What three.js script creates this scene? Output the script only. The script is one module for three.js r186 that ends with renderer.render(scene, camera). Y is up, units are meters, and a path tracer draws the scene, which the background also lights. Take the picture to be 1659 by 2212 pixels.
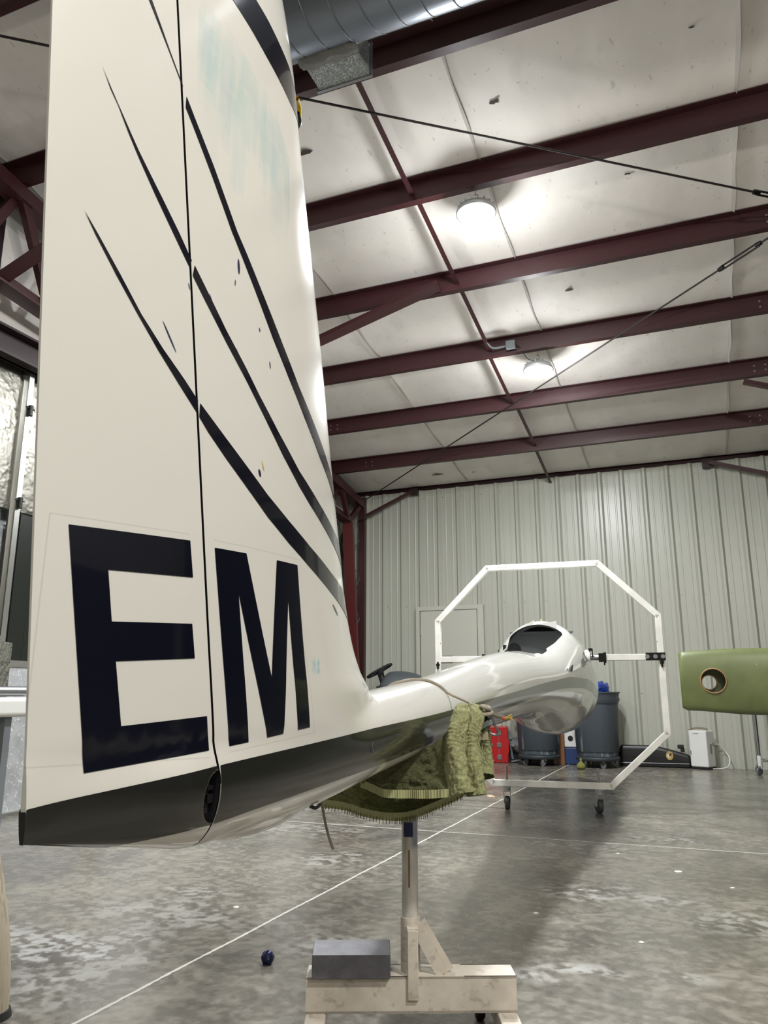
import * as THREE from 'three';
import { RoundedBoxGeometry } from 'three/addons/geometries/RoundedBoxGeometry.js';
import { mergeGeometries } from 'three/addons/utils/BufferGeometryUtils.js';
import { RectAreaLightUniformsLib } from 'three/addons/lights/RectAreaLightUniformsLib.js';
import { Brush, Evaluator, SUBTRACTION } from 'three-bvh-csg';

// ------------------------------------------------------------------ camera, exposure, lamps
const scene = new THREE.Scene();
scene.background = new THREE.Color(0x000000);
const camera = new THREE.PerspectiveCamera(67.322, 1659 / 2212, 0.05, 80);   // 26 mm equivalent phone lens
camera.position.set(0, 0.9186, 0);
camera.rotation.order = 'YXZ';
camera.rotation.set(0.23244, 0.384227, 0);
const renderer = new THREE.WebGLRenderer({ antialias: true });
renderer.toneMapping = THREE.LinearToneMapping;
renderer.toneMappingExposure = 1.16;
renderer.shadowMap.enabled = true;
RectAreaLightUniformsLib.init();
const LAMP_COOL = new THREE.Color(0.96, 0.985, 1.0), LAMP_WARM = new THREE.Color(1.0, 0.962, 0.895);
const LAMP_DOWN = 420, LAMP_GLOW = 12;
// [x, y of the lens, z, colour, strength downwards, spill sideways]; the first two are the ones in the picture
const LAMPS = [
  [-1.355, 4.655, -5.32, LAMP_COOL, 1.95, 5], [-1.345, 4.30, -7.75, LAMP_COOL, 1.05, 5.5],
  [-3.3, 4.15, -3.3, LAMP_COOL, 0.3, 2], [-3.3, 3.95, -5.8, LAMP_COOL, 0.3, 4],  // two unseen fill lamps, added to brighten the ceiling and left wall
  [1.6, 4.0, -1.0, LAMP_WARM, 0.3, 24], [4.2, 4.6, 0.7, LAMP_WARM, 0.6, 5], [0.6, 4.9, 3.2, LAMP_WARM, 0.6, 6],
];

// ------------------------------------------------------------------ constants of the place (metres)
const D = 11.1216, EAVE = 4.12, PITCH = 0.146, PSP = 1.19;       // back wall, roof line, purlin spacing
const roofY = z => EAVE + PITCH * ((z > 0 ? -z : z) + D);
const XL = -5.1, XR = 8.2, ZF = 11.12;
const TH = Math.atan2(0.9963, -0.0854), BX = -0.833, BZ = -2.26;  // glider frame: x forward, y up, z to starboard

// ------------------------------------------------------------------ helpers
let seed = 7;
const rnd = () => { seed = (seed * 1664525 + 1013904223) >>> 0; return seed / 4294967296; };
const rr = (a, b) => a + (b - a) * rnd();
const V = (x, y, z) => new THREE.Vector3(x, y, z);
const clamp = (x, a, b) => Math.max(a, Math.min(b, x));
const lerp = (a, b, t) => a + (b - a) * t;
const sstep = (a, b, x) => { const t = clamp((x - a) / (b - a), 0, 1); return t * t * (3 - 2 * t); };
const hash = (x, y, s) => { let h = (x * 374761393 + y * 668265263 + s * 1274126177) | 0; h = Math.imul(h ^ (h >>> 13), 1274126177); return ((h ^ (h >>> 16)) >>> 0) / 4294967296; };
function vnoise(x, y, per, s) {                                   // value noise that repeats every per cells
  const xi = Math.floor(x), yi = Math.floor(y), fx = x - xi, fy = y - yi;
  const u = fx * fx * (3 - 2 * fx), v = fy * fy * (3 - 2 * fy), w = n => ((n % per) + per) % per;
  const x0 = w(xi), x1 = w(xi + 1), y0 = w(yi), y1 = w(yi + 1);
  return lerp(lerp(hash(x0, y0, s), hash(x1, y0, s), u), lerp(hash(x0, y1, s), hash(x1, y1, s), u), v);
}
function fbm(u, v, f, oct, s) { let a = 0, k = 0.5, t = 0; for (let i = 0; i < oct; i++) { a += k * vnoise(u * f, v * f, f, s + i); t += k; k *= 0.55; f *= 2; } return a / t; }
const names = {};
function numbered(n) { names[n] = (names[n] ?? -1) + 1; return names[n] ? n + '_' + String(names[n]).padStart(3, '0') : n; }
function mesh(name, geo, mat, parent, top = false) {
  const g = Array.isArray(geo) ? (geo.length > 1 ? mergeGeometries(geo.map(q => { const c = q.index ? q.toNonIndexed() : q.clone(); for (const k of Object.keys(c.attributes)) if (!['position', 'normal', 'uv'].includes(k)) c.deleteAttribute(k); c.morphAttributes = {}; return c; })) : geo[0]) : geo;
  const m = new THREE.Mesh(g, mat); m.name = top ? numbered(name) : name; m.castShadow = m.receiveShadow = true; parent.add(m); return m;
}
function thing(name, label, category, pos = [0, 0, 0], turn = 0, group) {
  const o = new THREE.Group(); o.name = numbered(name); o.position.set(...pos); o.rotation.y = turn;
  o.userData = { label, category }; if (group) o.userData.group = group; scene.add(o); return o;
}
function solo(name, label, category, geo, mat, group) { const m = mesh(name, geo, mat, scene, true); m.userData = { label, category }; if (group) m.userData.group = group; return m; }
function struct(name) { const o = new THREE.Group(); o.name = name; o.userData.kind = 'structure'; scene.add(o); return o; }
function glider(name, label, category, group) { return thing(name, label, category, [BX, 0, BZ], TH, group); }   // a thing in the glider's frame
function metric(g) { const p = g.attributes.position, n = g.attributes.normal, uv = g.attributes.uv; for (let i = 0; i < p.count; i++) { const a = Math.abs(n.getX(i)), b = Math.abs(n.getY(i)), c = Math.abs(n.getZ(i)); if (a >= b && a >= c) uv.setXY(i, p.getZ(i), p.getY(i)); else if (b >= c) uv.setXY(i, p.getX(i), p.getZ(i)); else uv.setXY(i, p.getX(i), p.getY(i)); } return g; }   // uv in metres
const box = (w, h, d, x = 0, y = 0, z = 0, r = 0) => { const g = metric(r ? new RoundedBoxGeometry(w, h, d, 2, r) : new THREE.BoxGeometry(w, h, d)); g.translate(x, y, z); return g; };
function orient(g, a, b, up = V(0, 1, 0)) {                        // geometry along +x is laid from a to b
  const d = b.clone().sub(a), x = d.clone().normalize(); let z = V().crossVectors(x, up); if (z.lengthSq() < 1e-6) z = V(0, 0, 1); z.normalize(); const y = V().crossVectors(z, x);
  g.applyMatrix4(new THREE.Matrix4().makeBasis(x, y, z)); const m = a.clone().add(b).multiplyScalar(0.5); g.translate(m.x, m.y, m.z); return g;
}
const bar = (a, b, h, w, up, r = 0) => orient(metric(r ? new RoundedBoxGeometry(a.distanceTo(b), h, w, 2, r) : new THREE.BoxGeometry(a.distanceTo(b), h, w)), a, b, up);
function rod(a, b, r, seg = 10) { const g = new THREE.CylinderGeometry(r, r, a.distanceTo(b), seg); g.rotateZ(-Math.PI / 2); return orient(g, a, b); }
const tube = (pts, r, n = 40, seg = 8) => new THREE.TubeGeometry(new THREE.CatmullRomCurve3(pts), n, r, seg);
const cyl = (r0, r1, h, seg, x, y, z, axis) => { const g = new THREE.CylinderGeometry(r1, r0, h, seg); if (axis === 'x') g.rotateZ(Math.PI / 2); if (axis === 'z') g.rotateX(Math.PI / 2); g.translate(x, y, z); return g; };
const lathe = (pts, seg = 28) => new THREE.LatheGeometry(pts.map(p => new THREE.Vector2(p[0], p[1])), seg);
// section outline (in y,z) swept straight along x: [[y,z]...]
function sweepX(out, x0, x1, closed = true) {
  const pos = [], uv = []; const n = out.length, m = closed ? n : n - 1;
  for (let i = 0; i < m; i++) {
    const [y0, z0] = out[i], [y1, z1] = out[(i + 1) % n];
    pos.push(x0, y0, z0, x1, y0, z0, x1, y1, z1, x0, y0, z0, x1, y1, z1, x0, y1, z1);
    uv.push(x0, i, x1, i, x1, i + 1, x0, i, x1, i + 1, x0, i + 1);
  }
  const g = new THREE.BufferGeometry(); g.setAttribute('position', new THREE.Float32BufferAttribute(pos, 3)); g.setAttribute('uv', new THREE.Float32BufferAttribute(uv, 2)); g.computeVertexNormals(); return g;
}
function gridGeo(nu, nv, fn, closeU = false, uvf) {                // fn(i,j) -> [x,y,z]
  const pos = [], uv = [], idx = [];
  for (let i = 0; i <= nu; i++) for (let j = 0; j <= nv; j++) { const p = fn(i, j); pos.push(p[0], p[1], p[2]); const t = uvf ? uvf(p, i, j) : [i / nu, j / nv]; uv.push(t[0], t[1]); }
  for (let i = 0; i < nu; i++) for (let j = 0; j < nv; j++) { const a = i * (nv + 1) + j, b = a + nv + 1; idx.push(a, b, b + 1, a, b + 1, a + 1); }
  const g = new THREE.BufferGeometry(); g.setAttribute('position', new THREE.Float32BufferAttribute(pos, 3)); g.setAttribute('uv', new THREE.Float32BufferAttribute(uv, 2)); g.setIndex(idx); g.computeVertexNormals(); return g;
}
function flip(g) { const ix = g.index.array; for (let i = 0; i < ix.length; i += 3) { const t = ix[i]; ix[i] = ix[i + 1]; ix[i + 1] = t; } g.computeVertexNormals(); return g; }

// ------------------------------------------------------------------ textures
function dataTex(n, m, fn, srgb, ru = 1, rv = 1) {
  const a = new Uint8Array(n * m * 4);
  for (let j = 0; j < m; j++) for (let i = 0; i < n; i++) { const c = fn(i / n, j / m, i, j), k = (j * n + i) * 4; a[k] = clamp(c[0], 0, 255); a[k + 1] = clamp(c[1], 0, 255); a[k + 2] = clamp(c[2], 0, 255); a[k + 3] = 255; }
  const t = new THREE.DataTexture(a, n, m); t.wrapS = t.wrapT = THREE.RepeatWrapping; t.magFilter = THREE.LinearFilter; t.minFilter = THREE.LinearMipmapLinearFilter; t.generateMipmaps = true;
  if (srgb) t.colorSpace = THREE.SRGBColorSpace; t.repeat.set(ru, rv); t.needsUpdate = true; return t;
}
function canvasTex(w, h, draw) { const c = document.createElement('canvas'); c.width = w; c.height = h; const x = c.getContext('2d'); draw(x, w, h); const t = new THREE.CanvasTexture(c); t.colorSpace = THREE.SRGBColorSpace; t.anisotropy = 8; return t; }
const grey = (n, fn) => dataTex(n, n, (u, v) => { const k = fn(u, v) * 255; return [k, k, k]; }, false);
const std = (o) => new THREE.MeshStandardMaterial(o);
const phy = (o) => new THREE.MeshPhysicalMaterial(o);
const fineN = grey(512, (u, v) => fbm(u, v, 32, 4, 11));
const speckN = grey(512, (u, v) => 0.55 * fbm(u, v, 12, 3, 31) + 0.45 * fbm(u, v, 90, 2, 33));
function rep(t, a, b) { const c = t.clone(); c.repeat.set(a, b ?? a); c.needsUpdate = true; return c; }
const wearMap = (base, chip, amt, s) => dataTex(512, 512, (u, v) => { const f = fbm(u, v, 10, 5, s), g = fbm(u, v, 40, 3, s + 9), k = sstep(1 - amt, 1 - amt + 0.05, f * 0.65 + g * 0.45), m = 0.92 + 0.13 * fbm(u, v, 5, 4, s + 20); return base.map((b, i) => lerp(b * m, chip[i], k)); }, true);

// one precomputed noise field, looked up at several scales for the large concrete textures
const NZ = 1024, noiseField = new Float32Array(NZ * NZ);
for (let j = 0; j < NZ; j++) for (let i = 0; i < NZ; i++) noiseField[j * NZ + i] = fbm(i / NZ, j / NZ, 24, 5, 900);
function nf(u, v, k, o) {
  let x = (u * k + o * 0.3717) * NZ, y = (v * k + o * 0.6131) * NZ; const xi = Math.floor(x), yi = Math.floor(y), fx = x - xi, fy = y - yi, a = xi & 1023, b = (xi + 1) & 1023, c = (yi & 1023) * NZ, d = ((yi + 1) & 1023) * NZ;
  const p = noiseField[c + a], q = noiseField[c + b], r = noiseField[d + a], s = noiseField[d + b]; return (p + (q - p) * fx) * (1 - fy) + (r + (s - r) * fx) * fy;
}

// ------------------------------------------------------------------ materials
const M = {
  gel: phy({ color: 0xe6e5e0, roughness: 0.32, clearcoat: 1, clearcoatRoughness: 0.05 }),
  charcoal: phy({ color: 0x171815, roughness: 0.4, clearcoat: 1, clearcoatRoughness: 0.1 }),
  navy: phy({ color: 0x030618, roughness: 0.3, clearcoat: 1, clearcoatRoughness: 0.05 }),
  seal: std({ color: 0x101016, roughness: 0.6 }),
  oxide: std({ color: 0x3c1b1d, roughness: 0.42, bumpMap: rep(fineN, 2), bumpScale: 0.0006 }),
  oxideDark: std({ color: 0x241012, roughness: 0.5 }),
  vinyl: std({ color: 0xfbf8f5, roughness: 0.6, map: dataTex(1024, 1024, (u, v) => { const m = 0.93 + 0.1 * fbm(u, v, 6, 4, 71), sp = fbm(u, v, 70, 2, 75) > 0.86 ? 0.9 : 1, st = sstep(0.68, 0.8, fbm(u, v, 9, 4, 77)) * 0.03; const k = 246 * m * sp * (1 - st); return [k, k * 0.99, k * 0.97]; }, true, 1 / 1.83, 1 / 3.1), bumpMap: rep(fineN, 0.25), bumpScale: 0.0025 }),
  wall: std({ color: 0xb4b5ab, roughness: 0.33, metalness: 0, map: dataTex(512, 512, (u, v) => { const m = 0.985 + 0.02 * fbm(u, v, 4, 4, 81), d = 1; const k = 250 * m * d; return [k, k, k * 0.985]; }, true, 0.5, 0.25) }),
  dark: std({ color: 0x0b0b0b, roughness: 0.8 }),
  doorPaint: std({ color: 0xb9b8ac, roughness: 0.45, bumpMap: rep(fineN, 3), bumpScale: 0.0004 }),
  steel: std({ color: 0x9c9ea0, roughness: 0.35, metalness: 0.9 }),
  chrome: std({ color: 0xc9cbcc, roughness: 0.14, metalness: 1 }),
  galv: std({ color: 0xffffff, roughness: 0.42, metalness: 0.25, map: dataTex(512, 512, (u, v) => { const a = vnoise(u * 90, v * 90, 90, 91), b = fbm(u, v, 20, 3, 92); const k = 95 + 120 * a * a + 30 * b; return [k, k * 1.03, k * 1.02]; }, true, 3, 3) }),
  duct: std({ color: 0x7d838c, roughness: 0.36, metalness: 0.8, bumpMap: rep(fineN, 2), bumpScale: 0.0008 }),
  mastic: std({ color: 0xb9b7ae, roughness: 0.8, bumpMap: rep(fineN, 6), bumpScale: 0.006 }),
  black: std({ color: 0x111112, roughness: 0.5 }),
  rubber: std({ color: 0x18191b, roughness: 0.75 }),
  blackMetal: std({ color: 0x141415, roughness: 0.35, metalness: 0.4 }),
  hoop: std({ color: 0xffffff, roughness: 0.42, map: rep(wearMap([228, 226, 218], [170, 160, 148], 0.2, 101), 2.5) }),
  stand: std({ color: 0xffffff, roughness: 0.5, map: dataTex(512, 512, (u, v) => { const f = fbm(u, v, 7, 5, 121), g = sstep(0.6, 0.75, fbm(u, v, 16, 4, 125)); const k = 0.88 + 0.2 * f - 0.12 * g; return [214 * k, 206 * k, 193 * k]; }, true, 2.5, 2.5) }),
  pipe: std({ color: 0xffffff, roughness: 0.45, metalness: 0.1, map: dataTex(256, 512, (u, v) => { const f = fbm(u, v, 8, 4, 131), b = sstep(0.55, 0.7, fbm(u, v, 6, 3, 133)); const m = 0.85 + 0.3 * f; return [lerp(205, 175, b) * m, lerp(202, 181, b) * m, lerp(193, 194, b) * m]; }, true) }),
  iron: std({ color: 0xffffff, roughness: 0.4, metalness: 0.25, map: dataTex(512, 512, (u, v) => { const f = fbm(u, v, 9, 5, 141), g = fbm(u, v, 60, 2, 143); const k = 0.8 + 0.3 * f + 0.12 * g; return [96 * k, 96 * k, 101 * k]; }, true, 4, 4) }),
  tyre: std({ color: 0x3c3e40, roughness: 0.6 }),
  bin: std({ color: 0xffffff, roughness: 0.5, map: dataTex(512, 512, (u, v) => { const f = fbm(u, v, 6, 5, 151), s = sstep(0.62, 0.78, fbm(u * 1, v * 0.5, 40, 3, 152)) * sstep(0.5, 0.7, fbm(u, v, 4, 2, 153)); const k = 0.85 + 0.3 * f; return [lerp(70 * k, 165, s * 0.7), lerp(77 * k, 170, s * 0.7), lerp(84 * k, 172, s * 0.7)]; }, true) }),
  binDark: std({ color: 0x30363a, roughness: 0.55 }),
  redCase: phy({ color: 0xa80d12, roughness: 0.35, clearcoat: 0.6, clearcoatRoughness: 0.15 }),
  blueBag: phy({ color: 0x1f3a8c, roughness: 0.25, clearcoat: 0.5 }),
  white: std({ color: 0xd9d8d3, roughness: 0.4 }),
  whitePl: std({ color: 0xdcdcd8, roughness: 0.35 }),
  greyPl: std({ color: 0x6d7275, roughness: 0.45 }),
  greyCart: std({ color: 0x4b5053, roughness: 0.45 }),
  blueVac: std({ color: 0x22375f, roughness: 0.45 }),
  card: std({ color: 0x8a5f3c, roughness: 0.85 }),
  green: phy({ color: 0xffffff, roughness: 0.42, clearcoat: 0.4, clearcoatRoughness: 0.3, map: dataTex(512, 512, (u, v) => { const f = fbm(u, v, 5, 5, 161), d = fbm(u, v, 110, 1, 163) > 0.985 ? 1 : 0, s = fbm(u, v * 0.4, 30, 3, 165); const k = 0.86 + 0.24 * f + 0.06 * s; return d ? [205, 210, 170] : [98 * k, 107 * k, 62 * k]; }, true) }),
  wood: std({ color: 0x96744a, roughness: 0.5 }),
  towel: std({ color: 0xffffff, roughness: 1, bumpMap: rep(speckN, 8), bumpScale: 0.006, map: rep(dataTex(512, 512, (u, v) => { const f = fbm(u, v, 40, 3, 171), g = fbm(u, v, 5, 3, 172); const k = 0.74 + 0.36 * f + 0.16 * g; return [156 * k, 159 * k, 116 * k]; }, true), 4) }),
  hem: std({ color: 0xa3a877, roughness: 0.95, bumpMap: rep(fineN, 3), bumpScale: 0.002 }),
  rope: std({ color: 0xcfc5b2, roughness: 0.9, bumpMap: rep(grey(128, (u, v) => 0.5 + 0.5 * Math.sin((u * 1 + v * 4) * 6.2832)), 60, 2), bumpScale: 0.003 }),
  ropeRed: std({ color: 0xc8604a, roughness: 0.9 }),
  fray: std({ color: 0xd8c06a, roughness: 1 }),
  foil: std({ color: 0x75736b, roughness: 0.38, metalness: 0.9, bumpMap: rep(grey(512, (u, v) => 0.6 * fbm(u, v, 14, 4, 181) + 0.4 * Math.pow(fbm(u, v, 40, 2, 183), 2)), 1.2), bumpScale: 0.009 }),
  alu: std({ color: 0xb3b3ae, roughness: 0.3, metalness: 0.9 }),
  slate: std({ color: 0x20241f, roughness: 0.3, metalness: 0.2 }),
  galvWall: std({ color: 0xffffff, roughness: 0.5, metalness: 0.3, map: dataTex(512, 512, (u, v) => { const f = fbm(u, v, 12, 4, 191), s = fbm(u, v, 60, 2, 192) > 0.74 ? 40 : 0; const k = 150 + 50 * f + s; return [k, k * 1.01, k * 1.02]; }, true, 1, 1) }),
  kraft: std({ color: 0xb6aa97, roughness: 0.9, bumpMap: rep(fineN, 4), bumpScale: 0.01 }),
  lens: std({ color: 0xffffff, emissive: 0xffffff, emissiveIntensity: LAMP_GLOW, roughness: 0.4 }),
  lampBody: std({ color: 0xc4c6c6, roughness: 0.45, metalness: 0.4 }),
  lining: std({ color: 0x5b6062, roughness: 0.6 }),
  yellow: std({ color: 0xd8b400, roughness: 0.4 }),
  beige: std({ color: 0xffffff, roughness: 0.8, map: rep(wearMap([170, 160, 140], [146, 136, 116], 0.42, 201), 1, 3) }),
  brass: std({ color: 0xb3ab8e, roughness: 0.6 }),
  olive: std({ color: 0x77773a, roughness: 0.8 }),
  filler: std({ color: 0xe4e2da, roughness: 0.8, bumpMap: rep(fineN, 8), bumpScale: 0.003 }),
};

// ------------------------------------------------------------------ floor: polished concrete slabs with filled joints
const floor = struct('floor');
// dust patches where the photograph shows them: [x, z, rx, rz, strength]
const DUST = [[-2.4, -2.42, .5, .35, 1], [-2.08, -2.2, .28, .3, .8], [-2.3, -3.0, .6, .3, .5], [-2.09, -4.2, .28, .16, .8], [-1.98, -4.4, .2, .1, .7], [-0.57, -4.04, .3, .2, .7], [-0.26, -4.03, .3, .18, .6], [-0.48, -2.96, .16, .07, 1], [-0.63, -2.84, .2, .07, .8], [-0.14, -3.02, .16, .06, .9], [-0.36, -5.65, .3, .14, .7], [-2.34, -3.37, .3, .12, .5], [-2.73, -5.1, .5, .25, .6], [0.06, -3.8, .3, .3, .6], [-1.41, -2.88, .2, .16, .5], [-3.2, -6.2, .7, .5, .4], [-1.0, -5.2, .6, .1, .5], [-1.2, -4.6, .4, .2, .3]];
function slabTex(x0, z0, size, s) {
  const n = 2048, rough = new Uint8Array(512 * 512 * 4);
  const near = DUST.filter(d => d[0] > x0 - 1 && d[0] < x0 + size + 1 && d[1] > z0 - 1 && d[1] < z0 + size + 1);
  const t = dataTex(n, n, (u, v, i, j) => {
    const x = x0 + u * size, z = z0 + v * size;
    const o = s * 0.013, ur = 0.8 * u - 0.6 * v, vr = 0.6 * u + 0.8 * v, big = nf(u, v, 0.2, o), mid = 0.5 * nf(u, v, 1, o + 1) + 0.5 * nf(ur, vr, 1.3, o + 5), fi = nf(ur, vr, 8, o + 2), sm = 0.5 * nf(u + 0.03 * mid, v, 3, o + 3) + 0.5 * nf(ur, vr + 0.03 * mid, 4.1, o + 6);
    let k = 0.68 + 0.5 * big + 0.26 * (mid - 0.5) + 0.12 * (sm - 0.5) + 0.5 * (fi - 0.5);
    k *= 1 - 0.15 * sstep(0.5, 0.66, nf(u, v, 0.4, o + 4));
    let dust = 0.18 * clamp((sm - 0.5) * 1.2 + (fi - 0.5) * 4.5, 0, 1) * sstep(0.35, 0.6, big);
    for (const d of near) { const q = Math.hypot((x - d[0]) / d[2], (z - d[1]) / d[3]); if (q < 1.6) dust = Math.max(dust, d[4] * sstep(1.35, 0.1, q + 2.4 * (mid - 0.5)) * clamp(0.4 + (sm - 0.48) * 2.2 + (fi - 0.5) * 4.5, 0, 1)); }
    const chip = vnoise(u * 700, v * 700, 700, s + 31) > 0.988 && sm > 0.52 ? 1 : 0;
    dust = clamp(dust, 0, 1);
    if (!(i & 3) && !(j & 3)) { const q = ((j >> 2) * 512 + (i >> 2)) * 4, r = 255 * clamp(0.14 + 0.16 * mid + 0.4 * dust + 0.1 * fi, 0, 1); rough[q] = rough[q + 1] = rough[q + 2] = r; rough[q + 3] = 255; }
    const b = [124 * k, 119 * k, 108 * k], w = [186, 188, 188];
    return b.map((c, q) => chip ? 205 : lerp(c, w[q], dust * 0.75));
  }, true);
  const r = new THREE.DataTexture(rough, 512, 512); r.magFilter = THREE.LinearFilter; r.wrapS = r.wrapT = THREE.RepeatWrapping; r.needsUpdate = true;
  return [t, r];
}
{
  const S = 6.0, XJ = -1.752, ZJ = -5.37, gap = 0.006;
  const cache = {};
  for (let a = -1; a < 2; a++) for (let b = -1; b < 3; b++) {
    const x0 = XJ + a * S, z0 = ZJ + b * S, near = a <= 0 && b <= 0, key = near ? `${a},${b}` : '0,-1';
    if (!cache[key]) { const [t, r] = slabTex(XJ + (near ? a : 0) * S, ZJ + (near ? b : -1) * S, S, 301 + 40 * (a + 1) + 90 * (b + 1)); cache[key] = phy({ map: t, roughnessMap: r, roughness: 1, clearcoat: 0.35, clearcoatRoughness: 0.27, bumpMap: rep(fineN, 3), bumpScale: 0.0003 }); }
    const xa = Math.max(x0 + gap, XL - 0.2), xb = Math.min(x0 + S - gap, XR + 0.2), za = Math.max(z0 + gap, -D - 0.2), zb = Math.min(z0 + S - gap, ZF + 0.2);
    if (xb - xa < 0.05 || zb - za < 0.05) continue;
    const g = new THREE.BoxGeometry(xb - xa, 0.12, zb - za); const p = g.attributes.position, uv = g.attributes.uv;
    for (let i = 0; i < p.count; i++) uv.setXY(i, (p.getX(i) + (xa + xb) / 2 - x0) / S, (p.getZ(i) + (za + zb) / 2 - z0) / S);
    g.translate((xa + xb) / 2, -0.06, (za + zb) / 2); mesh('slab', g, cache[key], floor);
  }
  const line = (pts) => { const pos = [], idx = []; pts.forEach(([x, z, nx, nz], i) => { const w = 0.006 + 0.0035 * (hash(i, 3, 5) - 0.3), w2 = 0.006 + 0.0035 * (hash(i, 9, 5) - 0.3); pos.push(x - nx * w, 0.0006, z - nz * w, x + nx * w2, 0.0006, z + nz * w2); if (i) { const a = i * 2; idx.push(a - 2, a, a - 1, a - 1, a, a + 1); } }); const g = new THREE.BufferGeometry(); g.setAttribute('position', new THREE.Float32BufferAttribute(pos, 3)); g.setAttribute('uv', new THREE.Float32BufferAttribute(pos.flatMap((c, i) => i % 3 === 1 ? [] : [c * 4]), 2)); g.setIndex(idx); g.computeVertexNormals(); return g; };
  const run = (n, f) => Array.from({ length: n }, (_, i) => f(i / (n - 1)));
  for (const x of [XJ, XJ + S]) mesh('joint_filler', line(run(1500, t => [x + 0.0015 * Math.sin(t * 190), lerp(-D, ZF, t), 1, 0])), M.filler, floor);
  for (const z of [ZJ, ZJ + S, ZJ + 2 * S]) mesh('joint_filler', line(run(700, t => [lerp(XL, XR, t), z + 0.001 * Math.sin(t * 150), 0, -1])), M.filler, floor);
  mesh('slab_base', box(XR - XL + 0.6, 0.1, ZF + D + 0.6, (XL + XR) / 2, -0.172, (ZF - D) / 2), M.filler, floor);
}

// ------------------------------------------------------------------ back wall: ribbed steel sheets
const RIB0 = -4.4846, RIB = 0.3048;
const DOOR = { x0: -3.945, x1: -2.895, top: 2.205 };
function ribbed(x0, x1, y0, y1, z) {
  const xs = new Set([x0, x1]);
  for (let k = Math.floor((x0 - RIB0) / RIB) - 1; k <= Math.ceil((x1 - RIB0) / RIB) + 1; k++) for (const o of [-0.042, -0.014, 0.014, 0.042, 0.085, 0.092, 0.106, 0.113, 0.192, 0.199, 0.213, 0.22]) { const x = RIB0 + k * RIB + o; if (x > x0 && x < x1) xs.add(x); }
  const depth = x => { let t = (((x - RIB0) / RIB) % 1 + 1) % 1 * RIB; if (t > RIB - 0.05) t -= RIB; const a = Math.abs(t); if (a <= 0.0141) return 0.036; if (a < 0.042) return 0.036 * (0.042 - a) / 0.028; for (const c of [0.099, 0.206]) { const b = Math.abs(t - c); if (b <= 0.0071) return 0.0035; if (b < 0.014) return 0.0035 * (0.014 - b) / 0.007; } return 0; };
  const l = [...xs].sort((a, b) => a - b), pos = [], uv = [];
  for (let i = 0; i + 1 < l.length; i++) { const a = l[i], b = l[i + 1], za = z + depth(a), zb = z + depth(b); pos.push(a, y0, za, b, y0, zb, b, y1, zb, a, y0, za, b, y1, zb, a, y1, za); uv.push(a, y0, b, y0, b, y1, a, y0, b, y1, a, y1); }
  const g = new THREE.BufferGeometry(); g.setAttribute('position', new THREE.Float32BufferAttribute(pos, 3)); g.setAttribute('uv', new THREE.Float32BufferAttribute(uv, 2)); g.computeVertexNormals(); return g;
}
{
  const wb = struct('wall_back'), z = -D, TOP = 4.045;
  for (let j = -1; j < 14; j++) {
    const a = Math.max(XL, RIB0 + j * 3 * RIB), b = Math.min(XR, RIB0 + (j + 1) * 3 * RIB); if (b <= a) continue;
    const parts = [];
    const seg = (p, q, y0) => { if (q - p > 0.002) parts.push(ribbed(p, q, y0, TOP, z)); };
    seg(a, Math.min(b, DOOR.x0), 0.0); seg(Math.max(a, DOOR.x0), Math.min(b, DOOR.x1), DOOR.top); seg(Math.max(a, DOOR.x1), b, 0.0);
    mesh('wall_panel', parts, M.wall, wb);
  }
  mesh('outer_sheet', box(XR - XL + 0.8, 4.8, 0.05, (XL + XR) / 2, 2.4, z - 0.3), M.wall, wb);
  mesh('eave_strut', box(XR - XL, 0.2, 0.07, (XL + XR) / 2, 4.06, z - 0.12), M.oxide, wb);
  const sc = []; for (let k = 0; k < 42; k++) for (const y of [0.93, 2.225, 3.9]) { const x = RIB0 + k * RIB + 0.06; if (x > DOOR.x0 - 0.05 && x < DOOR.x1 + 0.05 && y < 2.3) continue; const c = new THREE.CylinderGeometry(0.007, 0.0095, 0.008, 6); c.rotateX(Math.PI / 2); c.translate(x, y + 0.004 * Math.sin(k * 7.1), z + 0.004); sc.push(c); }
  const s = mesh('screw_heads', sc, M.steel, wb); s.userData.kind = 'stuff';
  // door
  const d = struct('door_1');
  const cz = z + 0.03;
  mesh('door_frame', [box(0.06, 2.205, 0.1, DOOR.x0 + 0.03, 1.1025, cz), box(0.09, 2.205, 0.1, DOOR.x1 - 0.045, 1.1025, cz), box(DOOR.x1 - DOOR.x0 - 0.15, 0.062, 0.1, (DOOR.x0 + DOOR.x1) / 2 - 0.015, 2.174, cz)], M.doorPaint, d);
  mesh('door_leaf', box(0.876, 2.125, 0.045, -3.436, 1.074, z + 0.045, 0.003), M.doorPaint, d);
  for (const y of [0.3, 1.05, 1.84]) mesh('hinge', cyl(0.009, 0.009, 0.11, 8, -3.878, y, z + 0.074), M.steel, d);
  mesh('knob', [cyl(0.03, 0.03, 0.02, 16, -3.06, 1.0, z + 0.075, 'z'), new THREE.SphereGeometry(0.028, 16, 10).translate(-3.06, 1.0, z + 0.115)], M.steel, d);
  mesh('threshold', box(0.9, 0.015, 0.1, -3.43, 0.0075, z + 0.04), M.alu, d);
  solo('paper_note', 'small tan paper note stuck on the ribbed wall', 'note', box(0.1, 0.13, 0.002, -2.47, 1.69, z + 0.006), std({ color: 0xbfa884, roughness: 0.9 }));
}
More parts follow.
